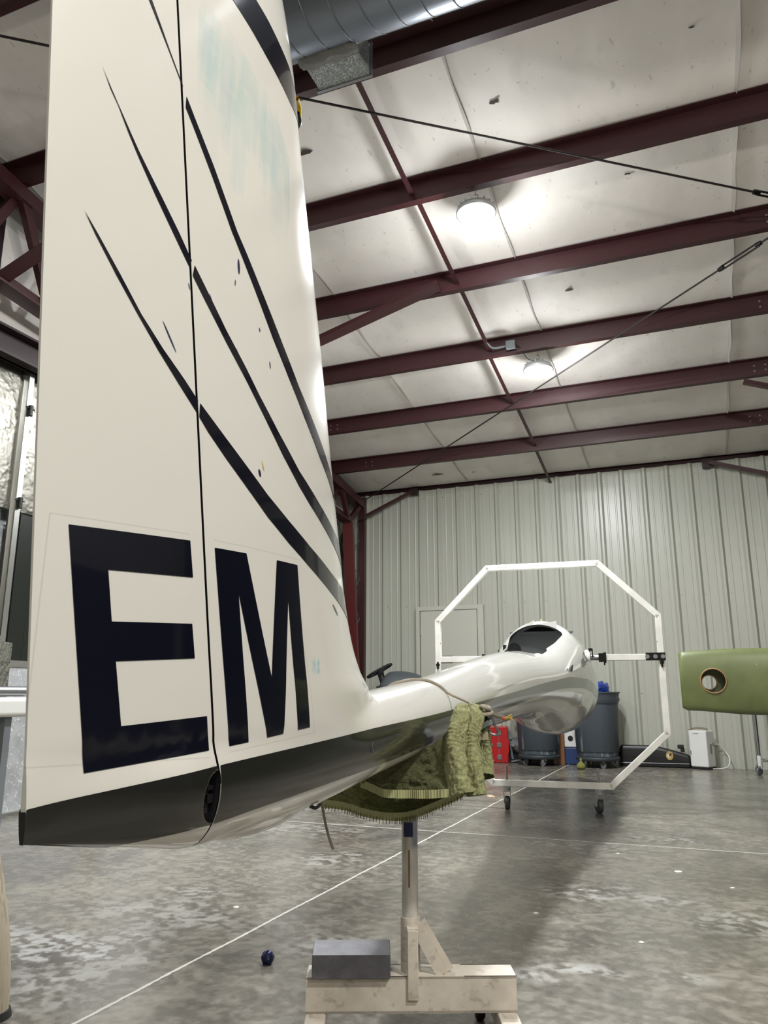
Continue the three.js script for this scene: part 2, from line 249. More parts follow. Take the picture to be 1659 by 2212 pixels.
// other walls, plain, outside the picture, and the end wall on the left
{
  const wr = struct('wall_right'); mesh('lower_panel', box(0.12, 2.6, D + ZF, XR + 0.06, 1.3, (ZF - D) / 2), std({ color: 0x3a3a39, roughness: .7 }), wr); mesh('upper_panel', box(0.12, 3.6, D + ZF, XR + 0.06, 4.4, (ZF - D) / 2), M.white, wr);
  const d2 = struct('added_door_2');  // unseen dark shutter, added to keep reflections in the tail letters dark
  for (let k = 0; k < 12; k++) mesh('added_slat', box(5.0, 0.3, 0.03, 5.3, 0.16 + k * 0.31, -D + 0.06, 0.004), std({ color: 0x0f0f10, roughness: 0.7 }), d2);
  const wf = struct('wall_front'); mesh('panel', box(XR - XL, 4.6, 0.12, (XL + XR) / 2, 2.3, ZF + 0.06), M.white, wf);
}

// ------------------------------------------------------------------ ceiling: vinyl faced insulation sagging between the purlins
{
  const c = struct('ceiling'), seams = [];
  for (let x = 0.56 - 1.83 * 3; x < XR; x += 1.83) seams.push(x);
  const edges = [XL, ...seams.filter(x => x > XL + 0.1), XR];
  for (let i = 0; i + 1 < edges.length; i++) for (const side of [-1, 1]) {
    const a = edges[i], b = edges[i + 1], nz = 120;
    const f = (u, v) => { const x = lerp(a, b, u), zz = lerp(-D, 0, v), ph = ((zz + D) / PSP) % 1, sag = Math.pow(Math.sin(Math.PI * ph), 0.8), q = Math.min(u, 1 - u); let y = roofY(zz) - 0.022 * sag + 0.006 * (fbm(x * 0.13 + 5.3, zz * 0.11 + 7.7, 8, 3, 411) - 0.5) * 2; y -= 0.012 * Math.exp(-q * (b - a) / 0.05) * sag; y += 0.0018 * Math.sin(zz * 31 + x * 3) * Math.exp(-q * (b - a) / 0.09) * sag; return [x, y, zz * (side < 0 ? 1 : -1)]; };
    const nx = 26, g = gridGeo(nx, nz, (p, q) => f(p / nx, q / nz), false, p => [p[0], p[2]]);
    mesh('insulation_panel', g, M.vinyl, c);
    if (side < 0 && i) {            // the stapled seam tab between two rolls
      const tab = []; for (let n = 0; n < 9; n++) { const z0 = -D + PSP * n + 0.06, z1 = z0 + PSP - 0.12, k = 16; tab.push(gridGeo(k, 1, (p, q) => { const zz = lerp(z0, z1, p / k), ph = ((zz + D) / PSP) % 1; return [a + (q ? 0.022 + 0.006 * Math.sin(zz * 9) : 0.0), roofY(zz) - 0.034 * Math.pow(Math.sin(Math.PI * ph), 0.8) - (q ? 0.016 : 0.002), zz]; })); }
      mesh('seam', tab, std({ color: 0xc2beb8, roughness: 0.7, side: THREE.DoubleSide }), c);
    }
  }
  mesh('roof_deck', [bar(V((XL + XR) / 2, roofY(-D) + 0.07, -D - 0.4), V((XL + XR) / 2, roofY(0) + 0.13, 0), 0.05, XR - XL + 0.5), bar(V((XL + XR) / 2, roofY(0) + 0.13, 0), V((XL + XR) / 2, roofY(ZF) + 0.12, ZF + 0.1), 0.05, XR - XL + 0.5)], M.dark, c);
  // tears and scorched spots in the facing
  const spot = (x, z, r, s, col) => { const sh = new THREE.Shape(); for (let i = 0; i < 14; i++) { const a = i / 14 * 6.283, q = r * (0.35 + 0.9 * hash(i, s, 3)); const px = Math.cos(a) * q * (1 + (s % 3) * 0.5), py = Math.sin(a) * q; i ? sh.lineTo(px, py) : sh.moveTo(px, py); } const g = new THREE.ShapeGeometry(sh); g.rotateX(Math.PI / 2 + Math.atan(PITCH)); g.translate(x, roofY(z) - 0.03, z); return g; };
  const tears = [[-0.86, -6.9, .03, 1], [-1.02, -4.63, .025, 2], [-0.2, -5.6, .016, 4], [-2.55, -4.6, .04, 5], [-3.45, -10.7, .045, 8], [-2.9, -10.75, .02, 7], [0.3, -4.5, .014, 10]];
  for (const t of tears) mesh('tear', spot(...t), std({ color: t[3] === 8 ? 0x8a6a3a : 0x3f3531, roughness: 0.9, side: THREE.DoubleSide }), c);
}

// ------------------------------------------------------------------ steel roof frame
const ordinal = ['eave', 'first', 'second', 'third', 'fourth', 'fifth', 'sixth', 'seventh', 'eighth', 'ninth'];
function purlin(n) {
  const z = -D + PSP * n, t = 0.006, yb = roofY(z) - 0.178, yt = roofY(z) - 0.004, fl = 0.068;
  const out = [[yb, 0], [yb, -fl], [yb + 0.018, -fl], [yb + 0.018, -fl + t], [yb + t, -fl + t], [yb + t, -t], [yt, -t], [yt, fl], [yt - t, fl], [yt - t, 0]].map(([y, q]) => [y, q + z]);
  const p = thing('roof_purlin', `dark red steel roof beam, ${ordinal[n]} one out from the ribbed back wall`, 'beam', [0, 0, 0], 0, 'red roof beams along the ceiling');
  mesh('beam', sweepX(out, XL + 0.06, XR), M.oxide, p);
  const b = []; for (const x of [-4.3, -4.2, 0.82, 0.93]) for (const y of [yb + 0.05, yb + 0.11]) { const c = new THREE.CylinderGeometry(0.01, 0.01, 0.008, 6); c.rotateX(Math.PI / 2); c.translate(x, y, z + 0.004); b.push(c); }
  mesh('bolt_heads', b, M.steel, p).userData.kind = 'stuff';
}
for (let n = 1; n < 9; n++) purlin(n);
for (let n = 0; n < 6; n++) {                                       // bridging angles between purlins
  const z0 = -D + PSP * n + (n ? 0.0 : 0.03), z1 = -D + PSP * (n + 1), x = -1.845 + 0.02 * Math.sin(n * 2.3);
  const y0 = roofY(z0) - 0.1, y1 = roofY(z1) - 0.1;
  solo('bridging_strut', `slim dark red strut crossing from the ${ordinal[n]} roof beam to the ${ordinal[n + 1]}`.replace('eave roof beam', 'back wall eave'), 'strut', [bar(V(x, y0 - (n ? 0 : 0.04), z0), V(x, y1, z1 - 0.008), 0.05, 0.005), bar(V(x + 0.018, y0 - 0.023 - (n ? 0 : 0.04), z0), V(x + 0.018, y1 - 0.023, z1 - 0.008), 0.005, 0.04)], M.oxide, 'struts between the roof beams');
}
function angleBrace(name, label, a, b, size, group, mat = M.oxide) { return solo(name, label, 'brace', [bar(a, b, size, 0.006), bar(a.clone().add(V(0, -size / 2, size / 2)), b.clone().add(V(0, -size / 2, size / 2)), 0.006, size)], mat, group); }
angleBrace('flange_brace', 'dark red angle brace from the fourth roof beam down towards the truss', V(-2.0, 4.70, -6.33), V(-4.86, 3.92, -6.33), 0.13, 'angle braces', M.oxide);
angleBrace('flange_brace', 'dark red brace from the sixth roof beam behind the rudder trailing edge', V(-2.6, 4.95, -3.97), V(-4.86, 4.12, -3.97), 0.13, 'angle braces', M.oxide);
angleBrace('flange_brace', 'red brace from wall top to lattice column beside the door', V(-3.98, 4.02, -D + 0.1), V(-4.86, 3.62, -D + 0.18), 0.06, 'wall angle braces');
angleBrace('flange_brace', 'red brace from wall top running off to the right', V(0.34, 4.0, -D + 0.14), V(1.9, 3.45, -D + 0.18), 0.06, 'wall angle braces');
angleBrace('flange_brace', 'red brace from the second roof beam down to the right truss', V(0.7, 4.24, -8.75), V(1.95, 3.75, -8.75), 0.07, 'angle braces');
mesh('bracket', box(0.12, 0.11, 0.06, -3.95, 4.02, -D + 0.07), M.oxideDark, scene.getObjectByName('flange_brace_002'));
mesh('bracket', box(0.15, 0.13, 0.06, 0.33, 4.0, -D + 0.07), M.oxideDark, scene.getObjectByName('flange_brace_003'));
function trussFrame(X, label) {
  const t = thing('lattice_truss', label, 'truss', [X, 0, 0]);
  const topY = z => roofY(z) - 0.26, botY = z => 3.5 + 0.085 * (z + 10.5);
  mesh('top_chord', bar(V(0, topY(-11.0), -11.0), V(0, topY(0), 0), 0.12, 0.16), M.oxide, t);
  mesh('bottom_chord', [bar(V(0, botY(-10.5), -10.5), V(0, botY(0), 0), 0.02, 0.16), bar(V(0, botY(-10.5) + 0.06, -10.5), V(0, botY(0) + 0.06, 0), 0.12, 0.012)], M.oxide, t);
  const zs = [-10.5, -9.9, -8.7, -7.5, -6.33, -5.1, -4.45, -3.6, -2.6, -1.4, 0];
  for (let i = 0; i + 1 < zs.length; i++) { mesh('web', bar(V(0.03, botY(zs[i]), zs[i]), V(0.03, topY((zs[i] + zs[i + 1]) / 2), (zs[i] + zs[i + 1]) / 2), 0.08, 0.06), M.oxide, t); mesh('web', bar(V(-0.03, topY((zs[i] + zs[i + 1]) / 2), (zs[i] + zs[i + 1]) / 2), V(-0.03, botY(zs[i + 1]), zs[i + 1]), 0.08, 0.06), M.oxide, t); }
  mesh('web', bar(V(0.02, 3.5, -10.5), V(0.02, topY(-11), -10.98), 0.08, 0.06), M.oxide, t);
  const c = thing('lattice_column', label.replace('roof truss', 'lattice column').replace('spanning above', 'standing beside'), 'column', [X, 0, 0]);
  mesh('outer_chord', box(0.1, 4.0, 0.08, 0.03, 2.0, -11.03), M.oxide, c);
  mesh('inner_chord', bar(V(0, 0.0, -10.98), V(0, 3.5, -10.53), 0.06, 0.16), std({ color: 0x571c1b, roughness: 0.45 }), c);
  const inz = y => lerp(-10.95, -10.5, y / 3.5);
  for (let y = 0.2; y < 3.3; y += 0.62) { mesh('lacing_rod', rod(V(0, y, -11.0), V(0, y + 0.31, inz(y + 0.31)), 0.008), M.steel, c); mesh('lacing_rod', rod(V(0, y + 0.31, inz(y + 0.31)), V(0, y + 0.62, -11.0), 0.008), M.steel, c); }
  mesh('base_plate', box(0.24, 0.02, 0.34, 0, 0.01, -10.95), M.oxideDark, c);
}
trussFrame(-4.86, 'dark red roof truss spanning above the left end wall');
trussFrame(1.98, 'dark red roof truss spanning above the right side of the bay');
// diagonal tension rods with turnbuckles
function tieRod(label, a, b, tb) {
  const r = thing('tie_rod', label, 'rod', [0, 0, 0], 0, 'diagonal tie rods under the roof');
  const d = b.clone().sub(a), p0 = a.clone().addScaledVector(d, tb - 0.022), p1 = a.clone().addScaledVector(d, tb + 0.022), dn = d.clone().normalize(), side = V().crossVectors(dn, V(0, 1, 0)).normalize(), upv = V().crossVectors(side, dn);
  mesh('rod', [rod(a, p0, 0.0085, 8), rod(p1, b, 0.0085, 8)], std({ color: 0x33302e, roughness: 0.5, metalness: 0.4 }), r);
  mesh('turnbuckle', [...[-1, 1].map(s => rod(p0.clone().addScaledVector(upv, s * 0.018), p1.clone().addScaledVector(upv, s * 0.018), 0.008, 8)), rod(p0.clone().addScaledVector(dn, -0.02), p0.clone().addScaledVector(dn, 0.03), 0.02, 10), rod(p1.clone().addScaledVector(dn, -0.03), p1.clone().addScaledVector(dn, 0.02), 0.02, 10)], M.blackMetal, r);
}
tieRod('thin dark tie rod passing close above the hanging lamp, from the duct', V(-4.8, 5.16, -2.3), V(1.95, 4.57, -6.7), 0.838);
tieRod('thin dark tie rod rising from the wall corner across the roof beams', V(-4.75, 3.94, -10.95), V(1.95, 4.73, -5.55), 0.80);

// ------------------------------------------------------------------ lamps
function lamp([x, y, z, col, k, spill], label, i) {
  const t = thing('high_bay_lamp', label, 'lamp', [x, y, z], 0, 'high bay lamps under the roof');
  mesh('housing', lathe([[0.0, 0.115], [0.05, 0.115], [0.06, 0.09], [0.075, 0.085], [0.08, 0.05], [0.15, 0.045], [0.16, 0.02], [0.16, 0.004], [0.15, 0.0]], 36), M.lampBody, t);
  for (let a = 0; a < 16; a++) mesh('fin', box(0.06, 0.035, 0.004, 0.115, 0.06, 0).rotateY(a / 16 * 6.2832), M.lampBody, t);
  mesh('lens', lathe([[0.0001, -0.012], [0.08, -0.01], [0.13, -0.004], [0.148, 0.002]], 36), M.lens, t);
  const hook = []; for (let a = 0; a < 20; a++) { const q = a / 19 * 4.7 - 1.57; hook.push(V(0.018 * Math.cos(q), 0.16 + 0.018 * Math.sin(q), 0)); } hook.reverse();
  mesh('hook', [tube([V(0, 0.11, 0), V(0, 0.13, 0), ...hook.reverse().slice(0, 16)], 0.004, 40, 6)], M.steel, t);
  const ry = roofY(z) - y - 0.01;
  mesh('hanger', rod(V(0, 0.175, 0), V(0, ry, 0), 0.0022, 6), M.steel, t);
  const L = new THREE.RectAreaLight(col, LAMP_DOWN * k, 0.26, 0.26); L.position.set(0, -0.02, 0); L.rotation.x = -Math.PI / 2; t.add(L); L.name = 'lamp_light';
  const P = new THREE.PointLight(col, spill, 0, 2); P.position.set(0, -0.06, 0); P.castShadow = true; P.shadow.radius = 6; P.name = 'lamp_spill'; t.add(P);
}
const lampLabels = ['round white high bay lamp between the fourth and fifth roof beams', 'round white high bay lamp hanging from the third roof beam', 'added unseen fill lamp by the left end wall, behind the rudder', 'added unseen fill lamp by the left end wall, behind the fin', 'round warm lamp hung to the right of the tail fin', 'round warm lamp hung towards the dark right wall', 'round warm lamp hung behind the tail of the glider'];
LAMPS.forEach((l, i) => lamp(l, lampLabels[i], i));
solo('junction_box', 'grey electrical junction box clipped under the third roof beam', 'junction box', box(0.1, 0.09, 0.05, -1.58, 4.53, -7.5, 0.006), M.greyPl);
solo('conduit', 'bent grey conduit running down a strut to the junction box', 'conduit', tube([V(-1.84, 4.66, -6.95), V(-1.83, 4.62, -7.15), V(-1.81, 4.55, -7.38), V(-1.77, 4.515, -7.46), V(-1.63, 4.525, -7.5)], 0.011, 40, 8), M.greyPl);
solo('lamp_cord', 'thin black cord from the junction box to the lamp', 'cord', tube([V(-1.53, 4.53, -7.5), V(-1.49, 4.5, -7.55), V(-1.44, 4.42, -7.66), V(-1.36, 4.4, -7.74)], 0.004, 30, 6), M.black);

// ------------------------------------------------------------------ spiral duct
{
  const t = thing('spiral_duct', 'grey spiral metal air duct hung beneath the roof beams', 'duct', [0, 4.86, -3.25]);
  const r = 0.28, n = 64;
  mesh('duct_pipe', new THREE.CylinderGeometry(r, r, 9.8, n, 1, false).rotateZ(Math.PI / 2).translate(2.3, 0, 0), M.duct, t);
  const turns = 62, pts = []; for (let i = 0; i <= turns * 28; i++) { const a = i / 28 * 6.2832; pts.push(V(-2.6 + i / (turns * 28) * 9.8, (r + 0.001) * Math.cos(a), (r + 0.001) * Math.sin(a))); }
  mesh('spiral_seam', new THREE.TubeGeometry(new THREE.CatmullRomCurve3(pts), turns * 28, 0.0045, 5), std({ color: 0x6d7278, roughness: 0.45, metalness: 0.7 }), t);
  for (const x of [-2.3, 0.4, 4]) mesh('hanger', rod(V(x, r, 0), V(x, roofY(-3.25) - 4.86 - 0.03, 0), 0.004), M.steel, t);
  const b = thing('duct_outlet', 'spangled galvanized outlet box sealed onto the spiral duct', 'duct', [-1.745, 4.735, -3.44]);
  mesh('outlet_box', box(0.335, 0.23, 0.26, 0, 0, -0.09), M.galv, b);
  mesh('flange', [box(0.375, 0.012, 0.02, 0, -0.118, -0.22), box(0.375, 0.012, 0.02, 0, 0.118, -0.22), box(0.012, 0.235, 0.02, -0.18, 0, -0.22), box(0.012, 0.235, 0.02, 0.18, 0, -0.22)], M.steel, b);
  const rim = t => { const q = t * 3, side = Math.min(2, Math.floor(q)), f = q - side; return side === 0 ? [0.172, lerp(0.1, -0.118, f)] : side === 1 ? [lerp(0.172, -0.172, f), -0.12] : [-0.172, lerp(-0.118, 0.1, f)]; };
  const ms = [gridGeo(90, 8, (i, j) => { const [x, y] = rim(i / 90), n = fbm(i / 90, j / 8 * 0.2, 30, 3, 66), q = j / 8, out = 0.004 + 0.012 * Math.sin(Math.PI * q) + 0.014 * (n - 0.4); return [x + Math.sign(x) * (Math.abs(x) > 0.171 ? out : 0), y - (y < -0.115 ? out : 0), lerp(-0.035 - 0.03 * (n - 0.5), 0.06 + 0.03 * hash(i >> 1, 2, 7), q)]; })];
  ms.push(flip(ms[0].clone()));
  mesh('mastic', ms, M.mastic, b);
}

// ------------------------------------------------------------------ the glider: profiles measured along its axis
const TOPT = [[-1.66, .84], [-1.3, .865], [-.8, .9], [-.39, .926], [-.16, .943], [.1, .962], [.5, .999], [1.165, 1.072], [1.86, 1.135], [2.3, 1.165], [2.5, 1.178], [2.9, 1.222], [3.3, 1.31], [3.6, 1.395], [3.8, 1.445], [4.0, 1.49], [4.15, 1.5], [4.6, 1.49], [5.2, 1.41], [5.8, 1.26], [6.4, 1.07], [6.8, .9]];
const BOTT = [[-1.66, .775], [-1.565, .757], [-1.447, .734], [-1.355, .717], [-1.26, .70], [-1.13, .695], [-1.0, .692], [-.69, .703], [-.445, .719], [-.16, .735], [.64, .764], [1.36, .773], [2.4, .785], [2.9, .765], [3.5, .7], [4.1, .62], [4.7, .575], [5.2, .565], [5.8, .6], [6.4, .69], [6.8, .82]];
const HWT = [[-1.62, .002], [-1.59, .003], [-1.45, .024], [-1.3, .05], [-.8, .075], [-.4, .095], [0, .11], [.64, .125], [1.36, .15], [2, .18], [2.7, .235], [3.4, .305], [4, .36], [4.6, .385], [5.2, .385], [5.8, .34], [6.4, .22], [6.8, .05]];
const SLE = [[.6, -.40], [.92, -.46], [.97, -.53], [1.03, -.585], [1.123, -.635], [1.224, -.668], [1.426, -.733], [1.651, -.80], [1.872, -.874], [2.119, -.953], [2.222, -.9825], [2.33, -1.029], [2.45, -1.11], [2.6, -1.24]];
const STT = [[-1.62, .794], [-1.53, .80], [-1.42, .806], [-1.26, .815], [-1.01, .826], [-.62, .842], [-.144, .86], [.56, .892], [1.52, .939], [2.57, .999], [3.27, 1.032], [3.9, 1.03], [4.51, .991], [5.2, .95], [5.9, .92], [6.6, .9]];
const SBT = [[-1.62, .70], [-1.455, .732], [-1.37, .732], [-1.25, .734], [-1.13, .739], [-.886, .747], [-.42, .763], [.2, .799], [.81, .837], [1.86, .898], [2.94, .954], [3.6, .96], [4.675, .908], [5.3, .88], [6, .87], [6.6, .86]];
function curve(t, x) {                                            // monotone cubic through the table
  const n = t.length; if (x <= t[0][0]) return t[0][1]; if (x >= t[n - 1][0]) return t[n - 1][1];
  let i = 0; while (t[i + 1][0] < x) i++;
  const sl = k => (t[k + 1][1] - t[k][1]) / (t[k + 1][0] - t[k][0]);
  const m = k => k === 0 ? sl(0) : k === n - 1 ? sl(n - 2) : (sl(k - 1) * sl(k) <= 0 ? 0 : 2 * sl(k - 1) * sl(k) / (sl(k - 1) + sl(k)));
  const h = t[i + 1][0] - t[i][0], u = (x - t[i][0]) / h, u2 = u * u, u3 = u2 * u;
  return (2 * u3 - 3 * u2 + 1) * t[i][1] + (u3 - 2 * u2 + u) * m(i) * h + (-2 * u3 + 3 * u2) * t[i + 1][1] + (u3 - u2) * m(i + 1) * h;
}
const hullTop = s => curve(TOPT, s), hullBot = s => curve(BOTT, s), hullHW = s => curve(HWT, s);
function hullW(s, y) { const t = hullTop(s), b = hullBot(s), a = hullHW(s), yc = (t + b) / 2, h = (t - b) / 2, e = Math.abs((y - yc) / h); return e < 1 ? a * Math.sqrt(1 - e * e) : -a * 3 * (e - 1); }
const sTE = y => -1.588 - .0976 * (y - .79), sHinge = y => -1.254 - .183 * (Math.max(y, .8) - .818), sLE = y => curve(SLE, y);
const naca = x => { x = clamp(x, 0, 1); return 5 * (.2969 * Math.sqrt(x) - .126 * x - .3516 * x * x + .2843 * x ** 3 - .1036 * x ** 4); };
function finW(s, y) { const L = sLE(y), T = sTE(y), x = (L - s) / (L - T); return x < 0 ? .3 * x : .13 * (L - T) * naca(x) + .0015; }
const smax = (a, b, k) => { const h = Math.max(k - Math.abs(a - b), 0) / k; return Math.max(a, b) + h * h * k / 4; };
function tailW(s, y) { const hw = hullW(s, y), sm = smax(finW(s, y), hw, s > -1.2 ? .02 : Math.max(.001, .02 * (s + 1.62) / .42)); return lerp(hw + 0.0006, sm, sstep(.785, .865, y)); }
// polygon in (s,y) laid onto the starboard surface, in small triangles
function decal(flat, Wf, off, side = 1, maxE = 0.025) {
  const c = []; for (let i = 0; i < flat.length; i += 2) c.push(new THREE.Vector2(flat[i], flat[i + 1]));
  let tri = THREE.ShapeUtils.triangulateShape(c, []).map(t => t.map(i => c[i]));
  for (let it = 0; it < 9; it++) {
    const nx = []; let any = false;
    for (const t of tri) { const l = [t[0].distanceTo(t[1]), t[1].distanceTo(t[2]), t[2].distanceTo(t[0])], m = Math.max(...l); if (m < maxE) { nx.push(t); continue; } any = true; const k = l.indexOf(m), a = t[k], b = t[(k + 1) % 3], d = t[(k + 2) % 3], h = a.clone().add(b).multiplyScalar(0.5); nx.push([a, h, d], [h, b, d]); }
    tri = nx; if (!any) break;
  }
  const pos = [], nor = [], uv = [];
  for (const t of tri) {
    const cr = (t[1].x - t[0].x) * (t[2].y - t[0].y) - (t[1].y - t[0].y) * (t[2].x - t[0].x), q = (cr > 0) === (side > 0) ? t : [t[0], t[2], t[1]];
    for (const v of q) {
      const w = Math.max(Wf(v.x, v.y), 0), e = 0.0015, n = V(-(Wf(v.x + e, v.y) - Wf(v.x - e, v.y)) / (2 * e), -(Wf(v.x, v.y + e) - Wf(v.x, v.y - e)) / (2 * e), 1).normalize();
      pos.push(v.x + n.x * off, v.y + n.y * off, side * (w + n.z * off)); nor.push(n.x, n.y, side * n.z); uv.push(v.x, v.y);
    }
  }
  const g = new THREE.BufferGeometry(); g.setAttribute('position', new THREE.Float32BufferAttribute(pos, 3)); g.setAttribute('normal', new THREE.Float32BufferAttribute(nor, 3)); g.setAttribute('uv', new THREE.Float32BufferAttribute(uv, 2)); return g;
}
const LETTER_E = [-1.572, 1.117, -1.347, 1.138, -1.335, 1.085, -1.503, 1.072, -1.489, 1.008, -1.330, 1.018, -1.319, .969, -1.476, .959, -1.457, .879, -1.282, .887, -1.273, .838, -1.510, .827];
const LETTER_M = [-1.286, 1.138, -1.197, 1.144, -1.102, .946, -1.095, 1.149, -1.013, 1.153, -.953, .859, -1.001, .856, -1.048, 1.086, -1.054, .852, -1.108, .848, -1.215, 1.077, -1.166, .844, -1.220, .841];
const LINES_R = [[-1.601, 1.525, -1.578, 1.502, -1.538, 1.467, -1.494, 1.432, -1.447, 1.397, -1.397, 1.364, -1.351, 1.335, -1.351, 1.3555, -1.386, 1.376, -1.437, 1.403, -1.486, 1.434, -1.531, 1.471, -1.574, 1.505],
  [-1.599, 1.748, -1.581, 1.726, -1.565, 1.712, -1.540, 1.684, -1.518, 1.662, -1.480, 1.628, -1.447, 1.601, -1.421, 1.580, -1.393, 1.558, -1.389, 1.572, -1.423, 1.600, -1.464, 1.631, -1.494, 1.653, -1.519, 1.672, -1.536, 1.687, -1.564, 1.713, -1.580, 1.728],
  [-1.60, 1.99, -1.528, 1.926, -1.486, 1.888, -1.444, 1.849, -1.438, 1.846, -1.437, 1.845, -1.473, 1.880, -1.522, 1.931, -1.599, 1.998]];
const LINES_F = [[-1.345, 1.331, -1.320, 1.314, -1.269, 1.286, -1.204, 1.254, -1.132, 1.219, -1.051, 1.188, -.956, 1.158, -.836, 1.124, -.710, 1.091, -.66, 1.078, -.617, 1.067, -.637, 1.128, -.68, 1.133, -.742, 1.147, -.833, 1.166, -.957, 1.199, -1.053, 1.229, -1.135, 1.258, -1.207, 1.290, -1.272, 1.319, -1.345, 1.353],
  [-1.384, 1.549, -1.357, 1.529, -1.288, 1.481, -1.220, 1.438, -1.144, 1.387, -1.081, 1.345, -1.011, 1.306, -.959, 1.283, -.866, 1.249, -.785, 1.221, -.70, 1.193, -.655, 1.18, -.67, 1.23, -.73, 1.242, -.826, 1.271, -.899, 1.295, -1.012, 1.336, -1.104, 1.385, -1.181, 1.431, -1.222, 1.459, -1.289, 1.501, -1.381, 1.568],
  [-1.43, 1.817, -1.404, 1.794, -1.355, 1.749, -1.289, 1.684, -1.257, 1.658, -1.198, 1.609, -1.136, 1.556, -1.067, 1.506, -.989, 1.453, -.896, 1.396, -.833, 1.366, -.75, 1.322, -.695, 1.298, -.71, 1.345, -.76, 1.366, -.855, 1.416, -.942, 1.463, -1.018, 1.506, -1.093, 1.559, -1.180, 1.624, -1.239, 1.669, -1.273, 1.693, -1.351, 1.768, -1.408, 1.817, -1.43, 1.837],
  [-1.49, 2.133, -1.373, 2.128, -1.324, 2.128, -1.262, 2.127, -1.197, 2.123, -1.132, 2.122, -1.076, 2.122, -.999, 2.134, -.958, 2.134, -.973, 2.19, -1.026, 2.197, -1.074, 2.207, -1.134, 2.208, -1.193, 2.210, -1.245, 2.207, -1.303, 2.201, -1.50, 2.19]];
// stained white paint of the fin and rudder (teal tint streaks, chips, pencil lines), mapped in metres over s -1.75..-0.35, y 0.65..2.65
const S0 = -1.75, SW = 1.4, Y0 = .65, YH = 2.0;
const finPaint = canvasTex(1024, 2048, (x, w, h) => {
  const P = (s, y) => [(s - S0) / SW * w, h - (y - Y0) / YH * h];
  x.fillStyle = '#e6e5de'; x.fillRect(0, 0, w, h);
  x.save(); x.beginPath(); const cl = [[-1.42, 2.06], [-1.30, 2.06], [-1.15, 2.035], [-1.08, 1.98], [-1.075, 1.86], [-1.10, 1.72], [-1.30, 1.74], [-1.40, 1.78]]; cl.forEach((q, i) => { const [a, b] = P(...q); i ? x.lineTo(a, b) : x.moveTo(a, b); }); x.closePath(); x.clip();
  for (let i = 0; i < 150; i++) { const s = -1.42 + 0.35 * hash(i, 1, 61), y = 1.93 + 0.14 * hash(i, 2, 61), l = 0.05 + 0.2 * hash(i, 3, 61) * hash(i, 5, 61), [a, b] = P(s, y), [, b2] = P(s, y - l); x.fillStyle = `rgba(${150 + 30 * hash(i, 7, 61)},${190 + 14 * hash(i, 8, 61)},${200},${0.03 + 0.045 * hash(i, 4, 61)})`; x.fillRect(a, b, 6 + 26 * hash(i, 6, 61), b2 - b); }
  x.restore();
  const dab = (s, y, rx, ry, col) => { const [a, b] = P(s, y); x.fillStyle = col; for (let i = 0; i < 30; i++) x.fillRect(a + (hash(i, 1, 9) - .5) * rx / SW * w * 2, b + (hash(i, 2, 9) - .5) * ry / YH * h * 2, 5, 9); };
  dab(-.93, .975, .018, .012, 'rgba(120,190,205,0.16)'); dab(-1.125, .93, .012, .05, 'rgba(130,200,205,0.12)');
  x.strokeStyle = 'rgba(120,115,105,0.24)'; x.lineWidth = 1; const ln = (...q) => { x.beginPath(); q.forEach((r, i) => { const [a, b] = P(...r); i ? x.lineTo(a, b) : x.moveTo(a, b); }); x.stroke(); };
  ln([-1.29, 1.149], [-1.2, 1.155], [-1.0, 1.164]); ln([-1.6, 1.125], [-1.35, 1.147]); ln([-1.6, 1.125], [-1.6, .84], [-1.27, .828]); ln([-1.22, .832], [-.93, .848]); ln([-.93, .85], [-.975, 1.0]);
  x.fillStyle = '#1b2140';
  const chip = (s, y, a, l, th) => { const [px, py] = P(s, y); x.save(); x.translate(px, py); x.rotate(a); x.beginPath(); x.ellipse(0, 0, th, l, 0, 0, 7); x.fill(); x.restore(); };
  chip(-1.262, 1.632, -.1, 14, 2.6); chip(-1.27, 1.597, 0, 6, 1); chip(-1.185, 1.55, -.2, 4, 1.5); chip(-1.143, 1.50, -.2, 7, 1.5); chip(-1.255, 1.30, -.4, 7, 2); chip(-1.165, 1.29, -.3, 7, 3); chip(-.805, 1.09, -.9, 17, 4); chip(-1.39, 1.527, -.3, 5, 1); chip(-1.425, 1.427, -.6, 22, 1.6); chip(-1.33, 1.53, -.5, 14, .8); chip(-1.25, 1.475, -.5, 9, .7); chip(-1.13, 1.245, -.6, 6, .8); chip(-1.07, 1.215, -.6, 6, .8); chip(-1.0, 1.18, -.7, 7, .8);
  x.fillStyle = '#b7a94e'; chip(-1.155, 1.305, -.4, 9, 1.6);
});
const finMat = phy({ map: finPaint, color: 0xffffff, roughness: 0.34, clearcoat: 1, clearcoatRoughness: 0.09 });
const finUV = p => [(p[0] - S0) / SW, (p[1] - Y0) / YH];

